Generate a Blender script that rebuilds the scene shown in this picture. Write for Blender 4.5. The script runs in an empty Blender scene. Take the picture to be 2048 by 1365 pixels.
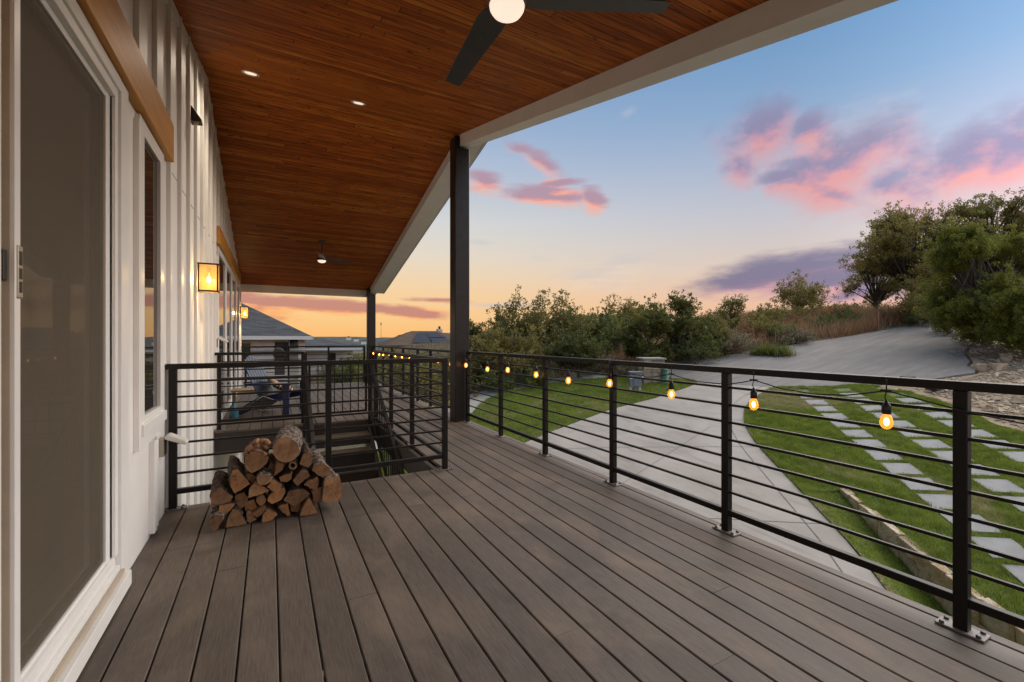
import bpy, math, random
import numpy as np
from mathutils import Vector, Matrix
from mathutils.geometry import tessellate_polygon

# ------------------------------------------------------------------ camera, world, sun, exposure
S = bpy.context.scene
COL = S.collection
TH = math.radians(28.6)            # camera heading, clockwise from +Y
CAMZ = 1.25
cam_d = bpy.data.cameras.new('camera')
cam_d.sensor_width = 36
cam_d.lens = 888 / 2048 * 36
cam_d.shift_y = -0.0017
cam_d.clip_start = 0.05
cam_d.clip_end = 8000
cam = bpy.data.objects.new('camera', cam_d)
cam.location = (0, 0, CAMZ)
cam.rotation_euler = (math.radians(90), 0, -TH)
COL.objects.link(cam)
S.camera = cam
S.view_settings.view_transform = 'Standard'
S.view_settings.look = 'None'
S.view_settings.exposure = 0.0
S.view_settings.gamma = 1.0
S.render.engine = 'CYCLES'
S.cycles.use_denoising = True
S.cycles.max_bounces = 8
S.cycles.diffuse_bounces = 4
S.cycles.glossy_bounces = 4
S.cycles.transparent_max_bounces = 12
S.cycles.caustics_reflective = False
S.cycles.caustics_refractive = False
S.cycles.sample_clamp_indirect = 4.0


def lin(r, g, b):
    def f(c):
        c /= 255.0
        return c / 12.92 if c <= 0.04045 else ((c + 0.055) / 1.055) ** 2.4
    return (f(r), f(g), f(b), 1.0)


class NT:
    """small helper for building node trees"""
    def __init__(self, tree):
        self.t = tree
        self.n = tree.nodes
        self.l = tree.links

    def new(self, typ, **kw):
        nd = self.n.new(typ)
        for k, v in kw.items():
            setattr(nd, k, v)
        return nd

    def put(self, sock, val):
        if isinstance(val, bpy.types.NodeSocket):
            self.l.new(val, sock)
        elif val is not None:
            sock.default_value = val

    def m(self, op, a, b=None, c=None, clamp=False):
        nd = self.new('ShaderNodeMath', operation=op, use_clamp=clamp)
        for i, v in enumerate((a, b, c)):
            self.put(nd.inputs[i], v)
        return nd.outputs[0]

    def vm(self, op, a, b=None):
        nd = self.new('ShaderNodeVectorMath', operation=op)
        self.put(nd.inputs[0], a)
        self.put(nd.inputs[1], b)
        return nd.outputs['Value'] if op in ('DOT_PRODUCT', 'LENGTH') else nd.outputs[0]

    def mix(self, f, a, b, mode='MIX'):
        nd = self.new('ShaderNodeMix', data_type='RGBA', blend_type=mode)
        self.put(nd.inputs[0], f)
        self.put(nd.inputs[6], a)
        self.put(nd.inputs[7], b)
        return nd.outputs[2]

    def ss(self, x, lo, hi):
        nd = self.new('ShaderNodeMapRange', interpolation_type='SMOOTHSTEP')
        self.put(nd.inputs[0], x)
        nd.inputs[1].default_value = lo
        nd.inputs[2].default_value = hi
        return nd.outputs[0]

    def noise(self, vec, scale, detail=4, rough=0.55, dist=0.0):
        nd = self.new('ShaderNodeTexNoise')
        self.put(nd.inputs['Vector'], vec)
        nd.inputs['Scale'].default_value = scale
        nd.inputs['Detail'].default_value = detail
        nd.inputs['Roughness'].default_value = rough
        nd.inputs['Distortion'].default_value = dist
        return nd.outputs['Fac']

    def mapping(self, vec, scale=(1, 1, 1), loc=(0, 0, 0), rot=(0, 0, 0)):
        nd = self.new('ShaderNodeMapping')
        self.put(nd.inputs[0], vec)
        nd.inputs['Location'].default_value = loc
        nd.inputs['Rotation'].default_value = rot
        nd.inputs['Scale'].default_value = scale
        return nd.outputs[0]

    def ramp(self, fac, stops, interp='LINEAR'):
        nd = self.new('ShaderNodeValToRGB')
        cr = nd.color_ramp
        cr.interpolation = interp
        while len(cr.elements) < len(stops):
            cr.elements.new(0.5)
        for e, (p, c) in zip(cr.elements, stops):
            e.position = p
            e.color = c
        self.put(nd.inputs[0], fac)
        return nd.outputs[0]


def build_world():
    w = bpy.data.worlds.new('World')
    S.world = w
    w.use_nodes = True
    g = NT(w.node_tree)
    g.n.clear()
    tc = g.new('ShaderNodeTexCoord')
    dirn = g.vm('NORMALIZE', tc.outputs['Generated'])
    sp = g.new('ShaderNodeSeparateXYZ')
    g.put(sp.inputs[0], dirn)
    x, y, z = sp.outputs
    el = g.m('ARCSINE', z)
    az = g.m('ARCTAN2', x, y)
    # angle away from the sunset
    hl = g.m('SQRT', g.m('ADD', g.m('MULTIPLY', x, x), g.m('MULTIPLY', y, y)))
    sa = math.radians(3)
    c = g.m('DIVIDE', g.m('ADD', g.m('MULTIPLY', x, math.sin(sa)), g.m('MULTIPLY', y, math.cos(sa))), g.m('MAXIMUM', hl, 0.001))
    t = g.ss(g.m('ARCCOSINE', c), math.radians(2), math.radians(68))
    zz = g.m('MAXIMUM', z, 0.0)
    left = g.ramp(zz, [(0, lin(253, 188, 114)), (.05, lin(252, 206, 140)), (.11, lin(247, 212, 164)), (.18, lin(232, 219, 198)),
                       (.25, lin(216, 217, 214)), (.36, lin(180, 194, 215)), (.5, lin(140, 168, 204)), (.8, lin(150, 160, 178))])
    right = g.ramp(zz, [(0, lin(236, 178, 150)), (.07, lin(236, 192, 166)), (.14, lin(222, 202, 190)), (.22, lin(200, 197, 204)),
                        (.30, lin(178, 187, 208)), (.42, lin(136, 168, 204)), (.56, lin(98, 146, 194)), (.8, lin(140, 152, 174))])
    base = g.mix(t, left, right)
    # clouds, placed by compass bearing and elevation
    cv = g.new('ShaderNodeCombineXYZ')
    g.put(cv.inputs[0], az)
    g.put(cv.inputs[1], g.m('MULTIPLY', el, 2.2))
    cvec = cv.outputs[0]
    nA = g.noise(g.mapping(cvec, (1, .62, 1)), 8.0, 7, 0.58, 0.0)
    nB = g.noise(g.mapping(cvec, (1, .62, 1), (-0.008, 0.030, 0.0)), 8.0, 7, 0.58, 0.0)
    nS = g.noise(g.mapping(cvec, (1, 1.7, 1), (3.1, 0.4, 0)), 7.0, 8, 0.60, 0.08)
    nT = g.noise(g.mapping(cvec, (1, 1.7, 1), (3.1, 0.482, 0)), 7.0, 8, 0.60, 0.08)

    def px(pxx, pyy):
        a = (pxx - 1024) / 888
        return TH + math.atan(a), math.atan((679 - pyy) / 888 / math.sqrt(1 + a * a))

    def field(ells, el):
        out = None
        for (cx, cy, rx, ry, rot, amp) in ells:
            a0, e0 = px(cx, cy)
            k = 888 * (1 + ((cx - 1024) / 888) ** 2) ** 0.5
            du = g.m('MULTIPLY', g.m('SUBTRACT', az, a0), k)
            dv = g.m('MULTIPLY', g.m('SUBTRACT', el, e0), k)
            cr, sr = math.cos(math.radians(rot)), math.sin(math.radians(rot))
            u = g.m('DIVIDE', g.m('ADD', g.m('MULTIPLY', du, cr), g.m('MULTIPLY', dv, sr)), rx)
            v = g.m('DIVIDE', g.m('SUBTRACT', g.m('MULTIPLY', dv, cr), g.m('MULTIPLY', du, sr)), ry)
            d = g.m('ADD', g.m('MULTIPLY', u, u), g.m('MULTIPLY', v, v))
            f = g.m('MULTIPLY', g.m('SUBTRACT', 1.0, g.m('SQRT', d)), amp)
            out = f if out is None else g.m('MAXIMUM', out, f)
        return g.m('MAXIMUM', out, -1.0)

    def cloud(col, ells, n0, n1, lo, hi, opac, lit, mid, dark, amp=2.2, bias=0.0, gain=1.6):
        d = g.m('ADD', field(ells, el), g.m('MULTIPLY', g.m('SUBTRACT', n0, 0.5), amp))
        up = g.m('ADD', field(ells, g.m('ADD', el, 0.022)), g.m('MULTIPLY', g.m('SUBTRACT', n1, 0.5), amp))
        dens = g.ss(d, lo, hi)
        sh = g.m('ADD', g.m('MULTIPLY', g.m('SUBTRACT', up, d), gain), 0.42 + bias, clamp=True)
        cc = g.ramp(sh, [(0.1, dark), (0.48, mid), (0.88, lit)])
        return g.mix(g.m('MULTIPLY', dens, opac), col, cc)

    c0 = base
    # thin veils
    c0 = cloud(c0, [(1720, 260, 190, 70, 10, .9), (1260, 222, 30, 16, 30, .6), (1240, 550, 190, 60, 8, .7), (960, 485, 60, 10, -6, .7),
                    (1080, 520, 60, 14, 0, .6), (990, 610, 120, 10, 0, .8), (1180, 640, 60, 16, 10, .5)],
               nS, nT, 0.1, 1.0, 0.5, lin(255, 232, 200), lin(226, 214, 208), lin(196, 196, 206), 2.0)
    # high pink and mauve group on the right
    c0 = cloud(c0, [(1520, 262, 82, 58, 12, 1.1), (1478, 335, 36, 58, -20, 1.0), (1620, 250, 52, 38, 20, 1.0), (1690, 335, 125, 90, 0, 1.15),
                    (1665, 385, 105, 50, -25, 1.1), (1800, 375, 160, 72, -12, 1.15), (1930, 330, 130, 66, 38, 1.2), (2040, 320, 130, 110, 20, 1.15), (1570, 350, 70, 14, 0, .7)],
               nA, nB, -0.35, 0.95, 0.86, lin(232, 158, 156), lin(192, 146, 168), lin(146, 136, 168), 2.6, 0.13, 1.2)
    # dark lens-shaped cloud above the road
    c0 = cloud(c0, [(1560, 545, 190, 42, 8, 1.3), (1640, 560, 180, 46, 0, 1.25), (1720, 575, 150, 40, 0, 1.0), (1470, 572, 90, 20, 0, .8), (1700, 510, 90, 20, 0, .8)],
               nS, nT, -0.25, 0.75, 0.86, lin(206, 158, 168), lin(138, 118, 152), lin(112, 110, 146), 1.8, 0.0, 0.9)
    # small pink streak beside the column
    c0 = cloud(c0, [(1090, 392, 125, 22, -8, 1.3), (970, 364, 52, 26, -10, 1.1), (1185, 402, 36, 26, -20, 1.0), (1092, 328, 52, 20, -25, .9), (1120, 366, 60, 9, 4, .8), (1040, 295, 50, 10, -15, .5)],
               nS, nT, -0.1, 0.7, 0.92, lin(250, 176, 150), lin(226, 154, 152), lin(180, 146, 164), 1.9, 0.17, 1.2)
    # low glowing bands over the hills
    c0 = cloud(c0, [(560, 606, 230, 20, -3, 1.2), (700, 612, 190, 14, -4, 1.15), (830, 625, 120, 15, -4, 1.2), (470, 620, 150, 30, 0, 1.2), (880, 600, 90, 7, 0, .8), (300, 600, 200, 30, 0, 1.1)],
               nS, nT, -0.05, 0.6, 0.85, lin(255, 176, 112), lin(226, 142, 112), lin(192, 126, 120), 2.1, 0.14, 1.2)
    # below the horizon: dull ground colour
    c0 = g.mix(g.ss(z, -0.03, 0.0), (0.10, 0.09, 0.07, 1), c0)
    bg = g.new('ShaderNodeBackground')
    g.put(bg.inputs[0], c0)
    rear_fill = g.ss(g.m('ADD', g.m('MULTIPLY', x, math.sin(math.radians(150))), g.m('MULTIPLY', y, math.cos(math.radians(150)))), -.05, .75)  # added fill light: unseen sky behind the camera is boosted
    g.put(bg.inputs[1], g.m('ADD', 1.0, g.m('MULTIPLY', rear_fill, .9)))
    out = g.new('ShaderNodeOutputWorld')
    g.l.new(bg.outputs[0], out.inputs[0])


build_world()
sun_d = bpy.data.lights.new('sun', 'SUN')
sun_d.energy = 4.6
sun_d.angle = math.radians(75)
sun_d.color = (1.0, 0.90, 0.79)
sun = bpy.data.objects.new('sun', sun_d)
_sa, _se = math.radians(90), math.radians(40)      # bearing the light comes from, elevation
_v = Vector((math.sin(_sa) * math.cos(_se), math.cos(_sa) * math.cos(_se), math.sin(_se)))
sun.rotation_euler = _v.to_track_quat('Z', 'Y').to_euler()
sun.location = (12, -6, 14)
COL.objects.link(sun)


# ------------------------------------------------------------------ helpers
def ray(px, py):
    a = (px - 1024) / 888.0
    b = (679 - py) / 888.0
    return (math.sin(TH) + a * math.cos(TH), math.cos(TH) - a * math.sin(TH), b)


def at(px, depth):
    d = ray(px, 679)
    return d[0] * depth, d[1] * depth


PA, PB, PC = -3.84, .149, .062


def PL(x, y):
    return PA + PB * x + PC * y


def smooth(t):
    t = min(1.0, max(0.0, t))
    return t * t * (3 - 2 * t)


class MB:
    """collects faces and links them as one mesh object"""
    def __init__(self):
        self.v, self.f, self.mi, self.sm = [], [], [], []

    def add(self, vs, fs, m=0, s=False):
        o = len(self.v)
        self.v += [tuple(p) for p in vs]
        for f in fs:
            self.f.append([i + o for i in f])
            self.mi.append(m)
            self.sm.append(s)
        return self

    def box(self, x0, x1, y0, y1, z0, z1, m=0):
        vs = [(x0, y0, z0), (x1, y0, z0), (x1, y1, z0), (x0, y1, z0), (x0, y0, z1), (x1, y0, z1), (x1, y1, z1), (x0, y1, z1)]
        return self.add(vs, [(0, 3, 2, 1), (4, 5, 6, 7), (0, 1, 5, 4), (1, 2, 6, 5), (2, 3, 7, 6), (3, 0, 4, 7)], m)

    def bar(self, p0, p1, w, h, up=(0, 0, 1), m=0):
        p0, p1 = Vector(p0), Vector(p1)
        d = (p1 - p0).normalized()
        u = Vector(up)
        if abs(d.dot(u)) > 0.99:
            u = Vector((0, 1, 0))
        s = d.cross(u).normalized()
        u = s.cross(d).normalized()
        vs = []
        for p in (p0, p1):
            for a, b in ((-1, -1), (1, -1), (1, 1), (-1, 1)):
                vs.append(p + s * (a * w / 2) + u * (b * h / 2))
        return self.add(vs, [(3, 2, 1, 0), (4, 5, 6, 7), (0, 1, 5, 4), (1, 2, 6, 5), (2, 3, 7, 6), (3, 0, 4, 7)], m)

    def prism(self, poly, off, m=0, mcap=None):
        n = len(poly)
        off = Vector(off)
        vs = [Vector(p) for p in poly] + [Vector(p) + off for p in poly]
        self.add(vs, [], m)
        o = len(self.v) - 2 * n
        for f, k in [(list(range(n))[::-1], mcap), (list(range(n, 2 * n)), mcap)]:
            self.f.append([i + o for i in f])
            self.mi.append(m if k is None else k)
            self.sm.append(False)
        for i in range(n):
            j = (i + 1) % n
            self.f.append([o + i, o + j, o + n + j, o + n + i])
            self.mi.append(m)
            self.sm.append(False)
        return self

    def tube(self, pts, radii, n=8, m=0, cap=True):
        pts = [Vector(p) for p in pts]
        rings = []
        ref = Vector((0.31, 0.2, 0.93)).normalized()
        for i, p in enumerate(pts):
            d = (pts[min(i + 1, len(pts) - 1)] - pts[max(i - 1, 0)])
            d = d.normalized() if d.length > 1e-9 else Vector((0, 0, 1))
            a = d.cross(ref)
            if a.length < 1e-3:
                a = d.cross(Vector((1, 0, 0)))
            a.normalize()
            b = d.cross(a)
            r = radii[i] if not isinstance(radii, (int, float)) else radii
            rings.append([p + a * (r * math.cos(2 * math.pi * k / n)) + b * (r * math.sin(2 * math.pi * k / n)) for k in range(n)])
        o = len(self.v)
        vs = [q for rg in rings for q in rg]
        fs = []
        for i in range(len(pts) - 1):
            for k in range(n):
                k2 = (k + 1) % n
                fs.append((i * n + k, i * n + k2, (i + 1) * n + k2, (i + 1) * n + k))
        self.add(vs, fs, m, True)
        if cap:
            self.f.append([o + k for k in range(n)][::-1])
            self.mi.append(m); self.sm.append(False)
            self.f.append([o + (len(pts) - 1) * n + k for k in range(n)])
            self.mi.append(m); self.sm.append(False)
        return self

    def lathe(self, prof, c=(0, 0, 0), n=24, m=0, mat=None):
        """profile of (radius, z) turned about a vertical axis"""
        vs, fs = [], []
        for r, z in prof:
            for k in range(n):
                a = 2 * math.pi * k / n
                p = Vector((r * math.cos(a), r * math.sin(a), z))
                if mat:
                    p = mat @ p
                vs.append((p.x + c[0], p.y + c[1], p.z + c[2]))
        for i in range(len(prof) - 1):
            for k in range(n):
                k2 = (k + 1) % n
                fs.append((i * n + k, i * n + k2, (i + 1) * n + k2, (i + 1) * n + k))
        return self.add(vs, fs, m, True)

    def poly(self, pts, m=0):
        pts = [Vector(p) for p in pts]
        o = len(self.v)
        self.v += [tuple(p) for p in pts]
        flat = [Vector((p.x, p.y, 0)) for p in pts]
        for t in tessellate_polygon([flat]):
            a, b, c = [flat[i] for i in t]
            if (b - a).cross(c - a).z < 0:
                t = (t[0], t[2], t[1])
            self.f.append([o + i for i in t])
            self.mi.append(m)
            self.sm.append(False)
        return self

    def build(self, name, mats, parent=None, bevel=0.0, seg=2, origin=None):
        me = bpy.data.meshes.new(name)
        o = Vector((0, 0, 0))
        if parent is not None:
            o = wloc(parent)
        elif origin is not None:
            o = Vector(origin)
        me.from_pydata([(p[0] - o.x, p[1] - o.y, p[2] - o.z) for p in self.v], [], self.f)
        if not isinstance(mats, (list, tuple)):
            mats = [mats]
        for mt in mats:
            me.materials.append(mt)
        me.polygons.foreach_set('material_index', self.mi)
        me.polygons.foreach_set('use_smooth', self.sm)
        me.update()
        ob = bpy.data.objects.new(name, me)
        COL.objects.link(ob)
        if parent is not None:
            ob.parent = parent
        elif origin is not None:
            ob.location = o
        if bevel > 0:
            md = ob.modifiers.new('bevel', 'BEVEL')
            md.width = bevel
            md.segments = seg
            md.limit_method = 'ANGLE'
            md.angle_limit = math.radians(40)
        return ob


def wloc(o):
    """world location of an unrotated object chain"""
    p = Vector(o.location)
    while o.parent:
        o = o.parent
        p += Vector(o.location)
    return p


def thing(name, label, cat, loc=(0, 0, 0), group=None, rotz=0.0):
    o = bpy.data.objects.new(name, None)
    o.empty_display_size = 0.2
    o.location = loc
    o.rotation_euler = (0, 0, rotz)
    COL.objects.link(o)
    o['label'] = label
    o['category'] = cat
    if group:
        o['group'] = group
    return o


def tag(o, label=None, cat=None, group=None, kind=None):
    for k, v in (('label', label), ('category', cat), ('group', group), ('kind', kind)):
        if v:
            o[k] = v
    return o


def np_obj(name, verts, k, mats, parent=None, smooth=False, mi=None):
    """fast mesh of separate k-gons: verts is (n*k, 3)"""
    verts = np.ascontiguousarray(verts, dtype=np.float32)
    n = len(verts) // k
    me = bpy.data.meshes.new(name)
    me.vertices.add(n * k)
    me.vertices.foreach_set('co', verts.ravel())
    me.loops.add(n * k)
    me.loops.foreach_set('vertex_index', np.arange(n * k, dtype=np.int32))
    me.polygons.add(n)
    me.polygons.foreach_set('loop_start', np.arange(0, n * k, k, dtype=np.int32))
    try:
        me.polygons.foreach_set('loop_total', np.full(n, k, dtype=np.int32))
    except Exception:
        pass
    for m in (mats if isinstance(mats, (list, tuple)) else [mats]):
        me.materials.append(m)
    if mi is not None:
        me.polygons.foreach_set('material_index', mi.astype(np.int32))
    me.update(calc_edges=True)
    ob = bpy.data.objects.new(name, me)
    COL.objects.link(ob)
    if parent is not None:
        ob.parent = parent
    return ob


def copy_tree(o, parent=None):
    c = o.copy()
    COL.objects.link(c)
    if parent is not None:
        c.parent = parent
    for ch in [q for q in bpy.data.objects if q.parent == o]:
        copy_tree(ch, c)
    return c


# ------------------------------------------------------------------ materials
def mat(name, c1, c2=None, rough=0.6, scale=8.0, stretch=(1, 1, 1), detail=5, lo=.35, hi=.65, metal=0.0, bump=0.0,
        bscale=None, island=0.0, world=False, spec=0.5, bdist=0.01, rvar=0.0):
    m = bpy.data.materials.new(name)
    m.use_nodes = True
    g = NT(m.node_tree)
    b = g.n['Principled BSDF']
    if world:
        vec = g.new('ShaderNodeNewGeometry').outputs['Position']
    else:
        vec = g.new('ShaderNodeTexCoord').outputs['Object']
    mp = g.mapping(vec, stretch)
    nz = g.noise(mp, scale, detail)
    col = (*c1, 1)
    if c2 is not None:
        col = g.mix(g.ss(nz, lo, hi), (*c1, 1), (*c2, 1))
    if island > 0:
        ri = g.new('ShaderNodeNewGeometry').outputs['Random Per Island']
        k = g.m('ADD', g.m('MULTIPLY', g.m('SUBTRACT', ri, 0.5), 2 * island), 1.0)
        cb = g.new('ShaderNodeCombineXYZ')
        for i in range(3):
            g.put(cb.inputs[i], k)
        col = g.mix(1.0, col, cb.outputs[0], 'MULTIPLY')
    g.put(b.inputs['Base Color'], col)
    b.inputs['Metallic'].default_value = metal
    b.inputs['Specular IOR Level'].default_value = spec
    if rvar > 0:
        g.put(b.inputs['Roughness'], g.m('ADD', g.m('MULTIPLY', g.m('SUBTRACT', nz, .5), rvar * 2), rough))
    else:
        b.inputs['Roughness'].default_value = rough
    if bump > 0:
        bn = g.new('ShaderNodeBump')
        bn.inputs['Strength'].default_value = bump
        bn.inputs['Distance'].default_value = bdist
        hn = nz if bscale is None else g.noise(mp, bscale, 6, .6)
        g.put(bn.inputs['Height'], hn)
        g.put(b.inputs['Normal'], bn.outputs[0])
    return m


def emit(name, col, strength):
    m = bpy.data.materials.new(name)
    m.use_nodes = True
    g = NT(m.node_tree)
    b = g.n['Principled BSDF']
    b.inputs['Base Color'].default_value = (*col, 1)
    nz = g.noise(g.new('ShaderNodeTexCoord').outputs['Object'], 6, 2)
    b.inputs['Emission Color'].default_value = (*col, 1)
    g.put(b.inputs['Emission Strength'], g.m('MULTIPLY', g.m('ADD', .97, g.m('MULTIPLY', nz, .06)), strength))
    return m


def leaf_mat(name, c1, c2, c3, trans=0.25, scale=1.2):
    m = bpy.data.materials.new(name)
    m.use_nodes = True
    g = NT(m.node_tree)
    b = g.n['Principled BSDF']
    vec = g.new('ShaderNodeTexCoord').outputs['Object']
    n1 = g.noise(vec, scale, 3)
    ri = g.new('ShaderNodeNewGeometry').outputs['Random Per Island']
    col = g.mix(g.ss(n1, .38, .62), (*c1, 1), (*c2, 1))
    col = g.mix(g.m('MULTIPLY', g.m('POWER', ri, 2.0), .75), col, (*c3, 1))
    g.put(b.inputs['Base Color'], col)
    b.inputs['Roughness'].default_value = .55
    b.inputs['Specular IOR Level'].default_value = .3
    tr = g.new('ShaderNodeBsdfTranslucent')
    g.put(tr.inputs[0], col)
    mx = g.new('ShaderNodeMixShader')
    mx.inputs[0].default_value = trans
    g.l.new(b.outputs[0], mx.inputs[1])
    g.l.new(tr.outputs[0], mx.inputs[2])
    g.l.new(mx.outputs[0], g.n['Material Output'].inputs[0])
    return m


M = {}


def make_materials():
    M['steel'] = mat('dark_steel', (.006, .005, .0045), (.009, .0075, .0065), .45, 60, bump=.08, bscale=220, bdist=.001, spec=.28)
    M['steel_plate'] = mat('bare_plate', (.20, .175, .16), (.13, .115, .105), .5, 30)
    M['bolt'] = mat('bolt', (.03, .028, .026), None, .5)
    M['column'] = mat('column_bronze', (.010, .0095, .009), (.016, .015, .014), .36, 12, bump=.04, bscale=150, bdist=.001, spec=.35)
    M['white'] = mat('white_paint', (.82, .80, .76), (.78, .76, .72), .5, 3, bump=.06, bscale=90, bdist=.002)
    M['trim'] = mat('trim_paint', (.70, .67, .61), (.66, .63, .57), .5, 4, bump=.04, bscale=60, bdist=.002)
    M['vinyl'] = mat('white_vinyl', (.83, .82, .79), (.79, .78, .74), .35, 5)
    M['tan_vinyl'] = mat('tan_vinyl', (.50, .42, .32), (.44, .37, .29), .45, 5)
    M['lintel'] = wood('cedar_lintel', (.58, .26, .036), (.40, .165, .022), (1, .05, 1))
    M['black'] = mat('black_plastic', (.012, .012, .012), None, .5)
    M['bronze'] = mat('bronze', (.05, .034, .022), (.035, .024, .016), .45, 20, metal=.4)
    M['fan_black'] = mat('fan_black', (.05, .05, .048), (.06, .06, .057), .45, 10)
    M['shingle_grey'] = shingle('grey_shingle', (.085, .088, .093), (.05, .053, .058))
    M['shingle_brown'] = shingle('brown_shingle', (.125, .092, .066), (.085, .063, .046))
    M['brick_white'] = brick('pale_brick', (.52, .47, .42), (.42, .38, .33))
    M['stone_wall'] = mat('limestone', (.60, .50, .37), (.42, .29, .15), .9, 5.5, detail=8, bump=.9, bscale=18, bdist=.05, island=.18)
    M['pillar_stone'] = mat('pillar_stone', (.44, .36, .25), (.30, .24, .17), .85, 2.2, bump=.4, bscale=16, bdist=.02, island=.5)
    M['mortar'] = mat('mortar', (.34, .32, .28), None, .9)
    M['cap_stone'] = mat('cap_stone', (.36, .35, .33), (.28, .27, .25), .8, 6)
    M['paver'] = mat('paver_concrete', (.30, .295, .285), (.25, .245, .235), .85, 2.4, bump=.15, bscale=90, bdist=.004, island=.08)
    M['concrete'] = concrete()
    M['joint'] = mat('joint', (.10, .095, .085), (.15, .14, .125), .9, 20)
    M['walk'] = mat('walk_concrete', (.38, .37, .32), (.31, .30, .26), .85, 1.2, bump=.1, bscale=60, bdist=.004)
    M['asphalt'] = asphalt()
    M['ground'] = mat('ground_soil', (.15, .115, .075), (.085, .080, .042), .95, .35, world=True, bump=.6, bscale=3.0, bdist=.2)
    M['rubble_bed'] = mat('rubble_bed', (.40, .30, .195), (.20, .135, .08), .95, 2.0, world=True, detail=8, bump=.7, bscale=9, bdist=.06)
    M['rubble'] = mat('rubble_stone', (.52, .42, .29), (.34, .25, .16), .9, 3, island=.35)
    M['turf'] = turf('turf_soil', True)
    M['blade'] = turf('grass_blade', False)
    M['dry_blade'] = leaf_mat('dry_grass_blade', (.42, .21, .12), (.48, .31, .18), (.30, .27, .11), .25, .5)
    M['bark'] = mat('tree_bark', (.065, .052, .040), (.11, .095, .08), .9, 14, (1, 1, .25), bump=.6, bscale=25, bdist=.02)
    M['bark_grey'] = mat('grey_bark', (.14, .125, .11), (.08, .07, .06), .9, 14, (1, 1, .25), bump=.6, bscale=25, bdist=.02)
    M['oak'] = leaf_mat('oak_leaf', (0.112, 0.128, 0.031), (0.186, 0.167, 0.041), (0.247, 0.210, 0.056), .4)
    M['oak_olive'] = leaf_mat('oak_olive_leaf', (0.183, 0.164, 0.044), (0.257, 0.208, 0.055), (0.295, 0.274, 0.079), .4)
    M['oak_dark'] = leaf_mat('oak_dark_leaf', (0.056, 0.077, 0.020), (0.098, 0.107, 0.026), (0.140, 0.145, 0.035), .4)
    M['cedar'] = leaf_mat('cedar_leaf', (0.065, 0.092, 0.022), (0.119, 0.132, 0.028), (0.184, 0.155, 0.036), .4)
    M['juniper'] = leaf_mat('juniper_leaf', (.100, .148, .026), (.20, .225, .032), (.32, .28, .045), .4, 1.5)
    M['shrub'] = leaf_mat('shrub_leaf', (0.092, 0.139, 0.033), (0.162, 0.188, 0.043), (0.231, 0.235, 0.063), .4)
    M['shrub_yellow'] = leaf_mat('shrub_yellow_leaf', (0.181, 0.207, 0.037), (0.255, 0.226, 0.050), (0.340, 0.275, 0.066), .4)
    M['shrub_grey'] = leaf_mat('shrub_grey_leaf', (0.226, 0.191, 0.115), (0.160, 0.135, 0.079), (0.318, 0.272, 0.178), .4)
    M['shrub_rust'] = leaf_mat('shrub_rust_leaf', (0.347, 0.171, 0.087), (0.247, 0.137, 0.069), (0.297, 0.253, 0.098), .4)
    M['hill'] = mat('hill_cedar', (.034, .046, .045), (.058, .067, .060), .95, .02, world=True, detail=8, bump=.8, bscale=.05, bdist=8)
    M['bulb_core'] = emit('bulb_filament', (1.0, .58, .14), 30)
    M['bulb_glass'] = glow_glass('bulb_amber_glass', (1.0, .36, .035), 1.3, .5)
    M['lantern_core'] = emit('lantern_bulb', (1.0, .72, .30), 26)
    M['lantern_glass'] = glow_glass('lantern_seeded_glass', (1.0, .60, .20), .58, .45)
    M['globe'] = emit('fan_globe', (1.0, .77, .62), .95)
    M['can_lens'] = emit('downlight_lens', (1.0, .84, .70), .85)
    M['can_ring'] = mat('downlight_trim', (.7, .62, .52), None, .4)
    M['blue_wood'] = mat('navy_chair', (.007, .016, .065), (.010, .022, .08), .4, 10)
    M['blue_slat'] = mat('faded_slat', (.055, .085, .13), (.04, .065, .105), .45, 14)
    M['teal'] = mat('teal_bottle', (.035, .13, .19), (.05, .16, .22), .25, 8)
    M['tan_wood'] = wood('tan_table', (.40, .26, .13), (.30, .18, .085), (.12, 1, 1))
    M['red'] = mat('red_board', (.16, .016, .010), (.11, .012, .008), .6, 6)
    M['cut'] = cutwood()
    M['log_bark'] = mat('log_bark', (.030, .018, .012), (.11, .075, .052), .95, 34, (1, .45, 1), bump=1.0, bscale=70, bdist=.02, lo=.42, hi=.66)
    M['pale_bark'] = mat('pale_bark', (.24, .19, .15), (.055, .040, .030), .95, 48, (1, .5, 1), bump=1.0, bscale=80, bdist=.02, lo=.42, hi=.58)
    M['split'] = mat('split_wood', (.22, .115, .055), (.09, .042, .022), .85, 18, (1, .12, 1), bump=.5, bscale=40, bdist=.006)
    M['torn'] = mat('torn_bark', (.40, .22, .10), (.14, .065, .035), .9, 30, bump=.9, bscale=60, bdist=.01)
    M['deck'] = deckmat()
    M['joist'] = mat('joist', (.022, .018, .015), (.03, .024, .02), .7, 5)
    M['ceiling'] = ceilmat()
    M['pane'] = glassy('dark_pane', (.030, .026, .021), 2.3, .01)
    M['far_pane'] = glassy('far_pane', (.015, .018, .018), 1.6, .03)
    M['screen'] = screenmat()
    M['util_grey'] = mat('utility_grey', (.20, .23, .26), (.16, .18, .205), .55, 8)
    M['util_white'] = mat('utility_white', (.55, .54, .50), None, .6)
    M['util_green'] = mat('utility_green', (.055, .15, .095), (.045, .125, .08), .55, 8)
    M['pink'] = mat('pink_tape', (.62, .22, .20), None, .7)
    M['stake'] = mat('stake_wood', (.40, .30, .2), None, .8)
    M['solar'] = mat('solar_panel', (.02, .024, .036), (.028, .032, .045), .5, 4, spec=.2)
    M['grill'] = mat('grill_cover', (.03, .018, .014), (.045, .028, .02), .7, 6)
    M['paper'] = mat('paper', (.6, .58, .6), None, .8)
    M['twig'] = mat('twig', (.12, .095, .075), (.18, .15, .12), .9, 8)
    M['stripe'] = stripemat()
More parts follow.
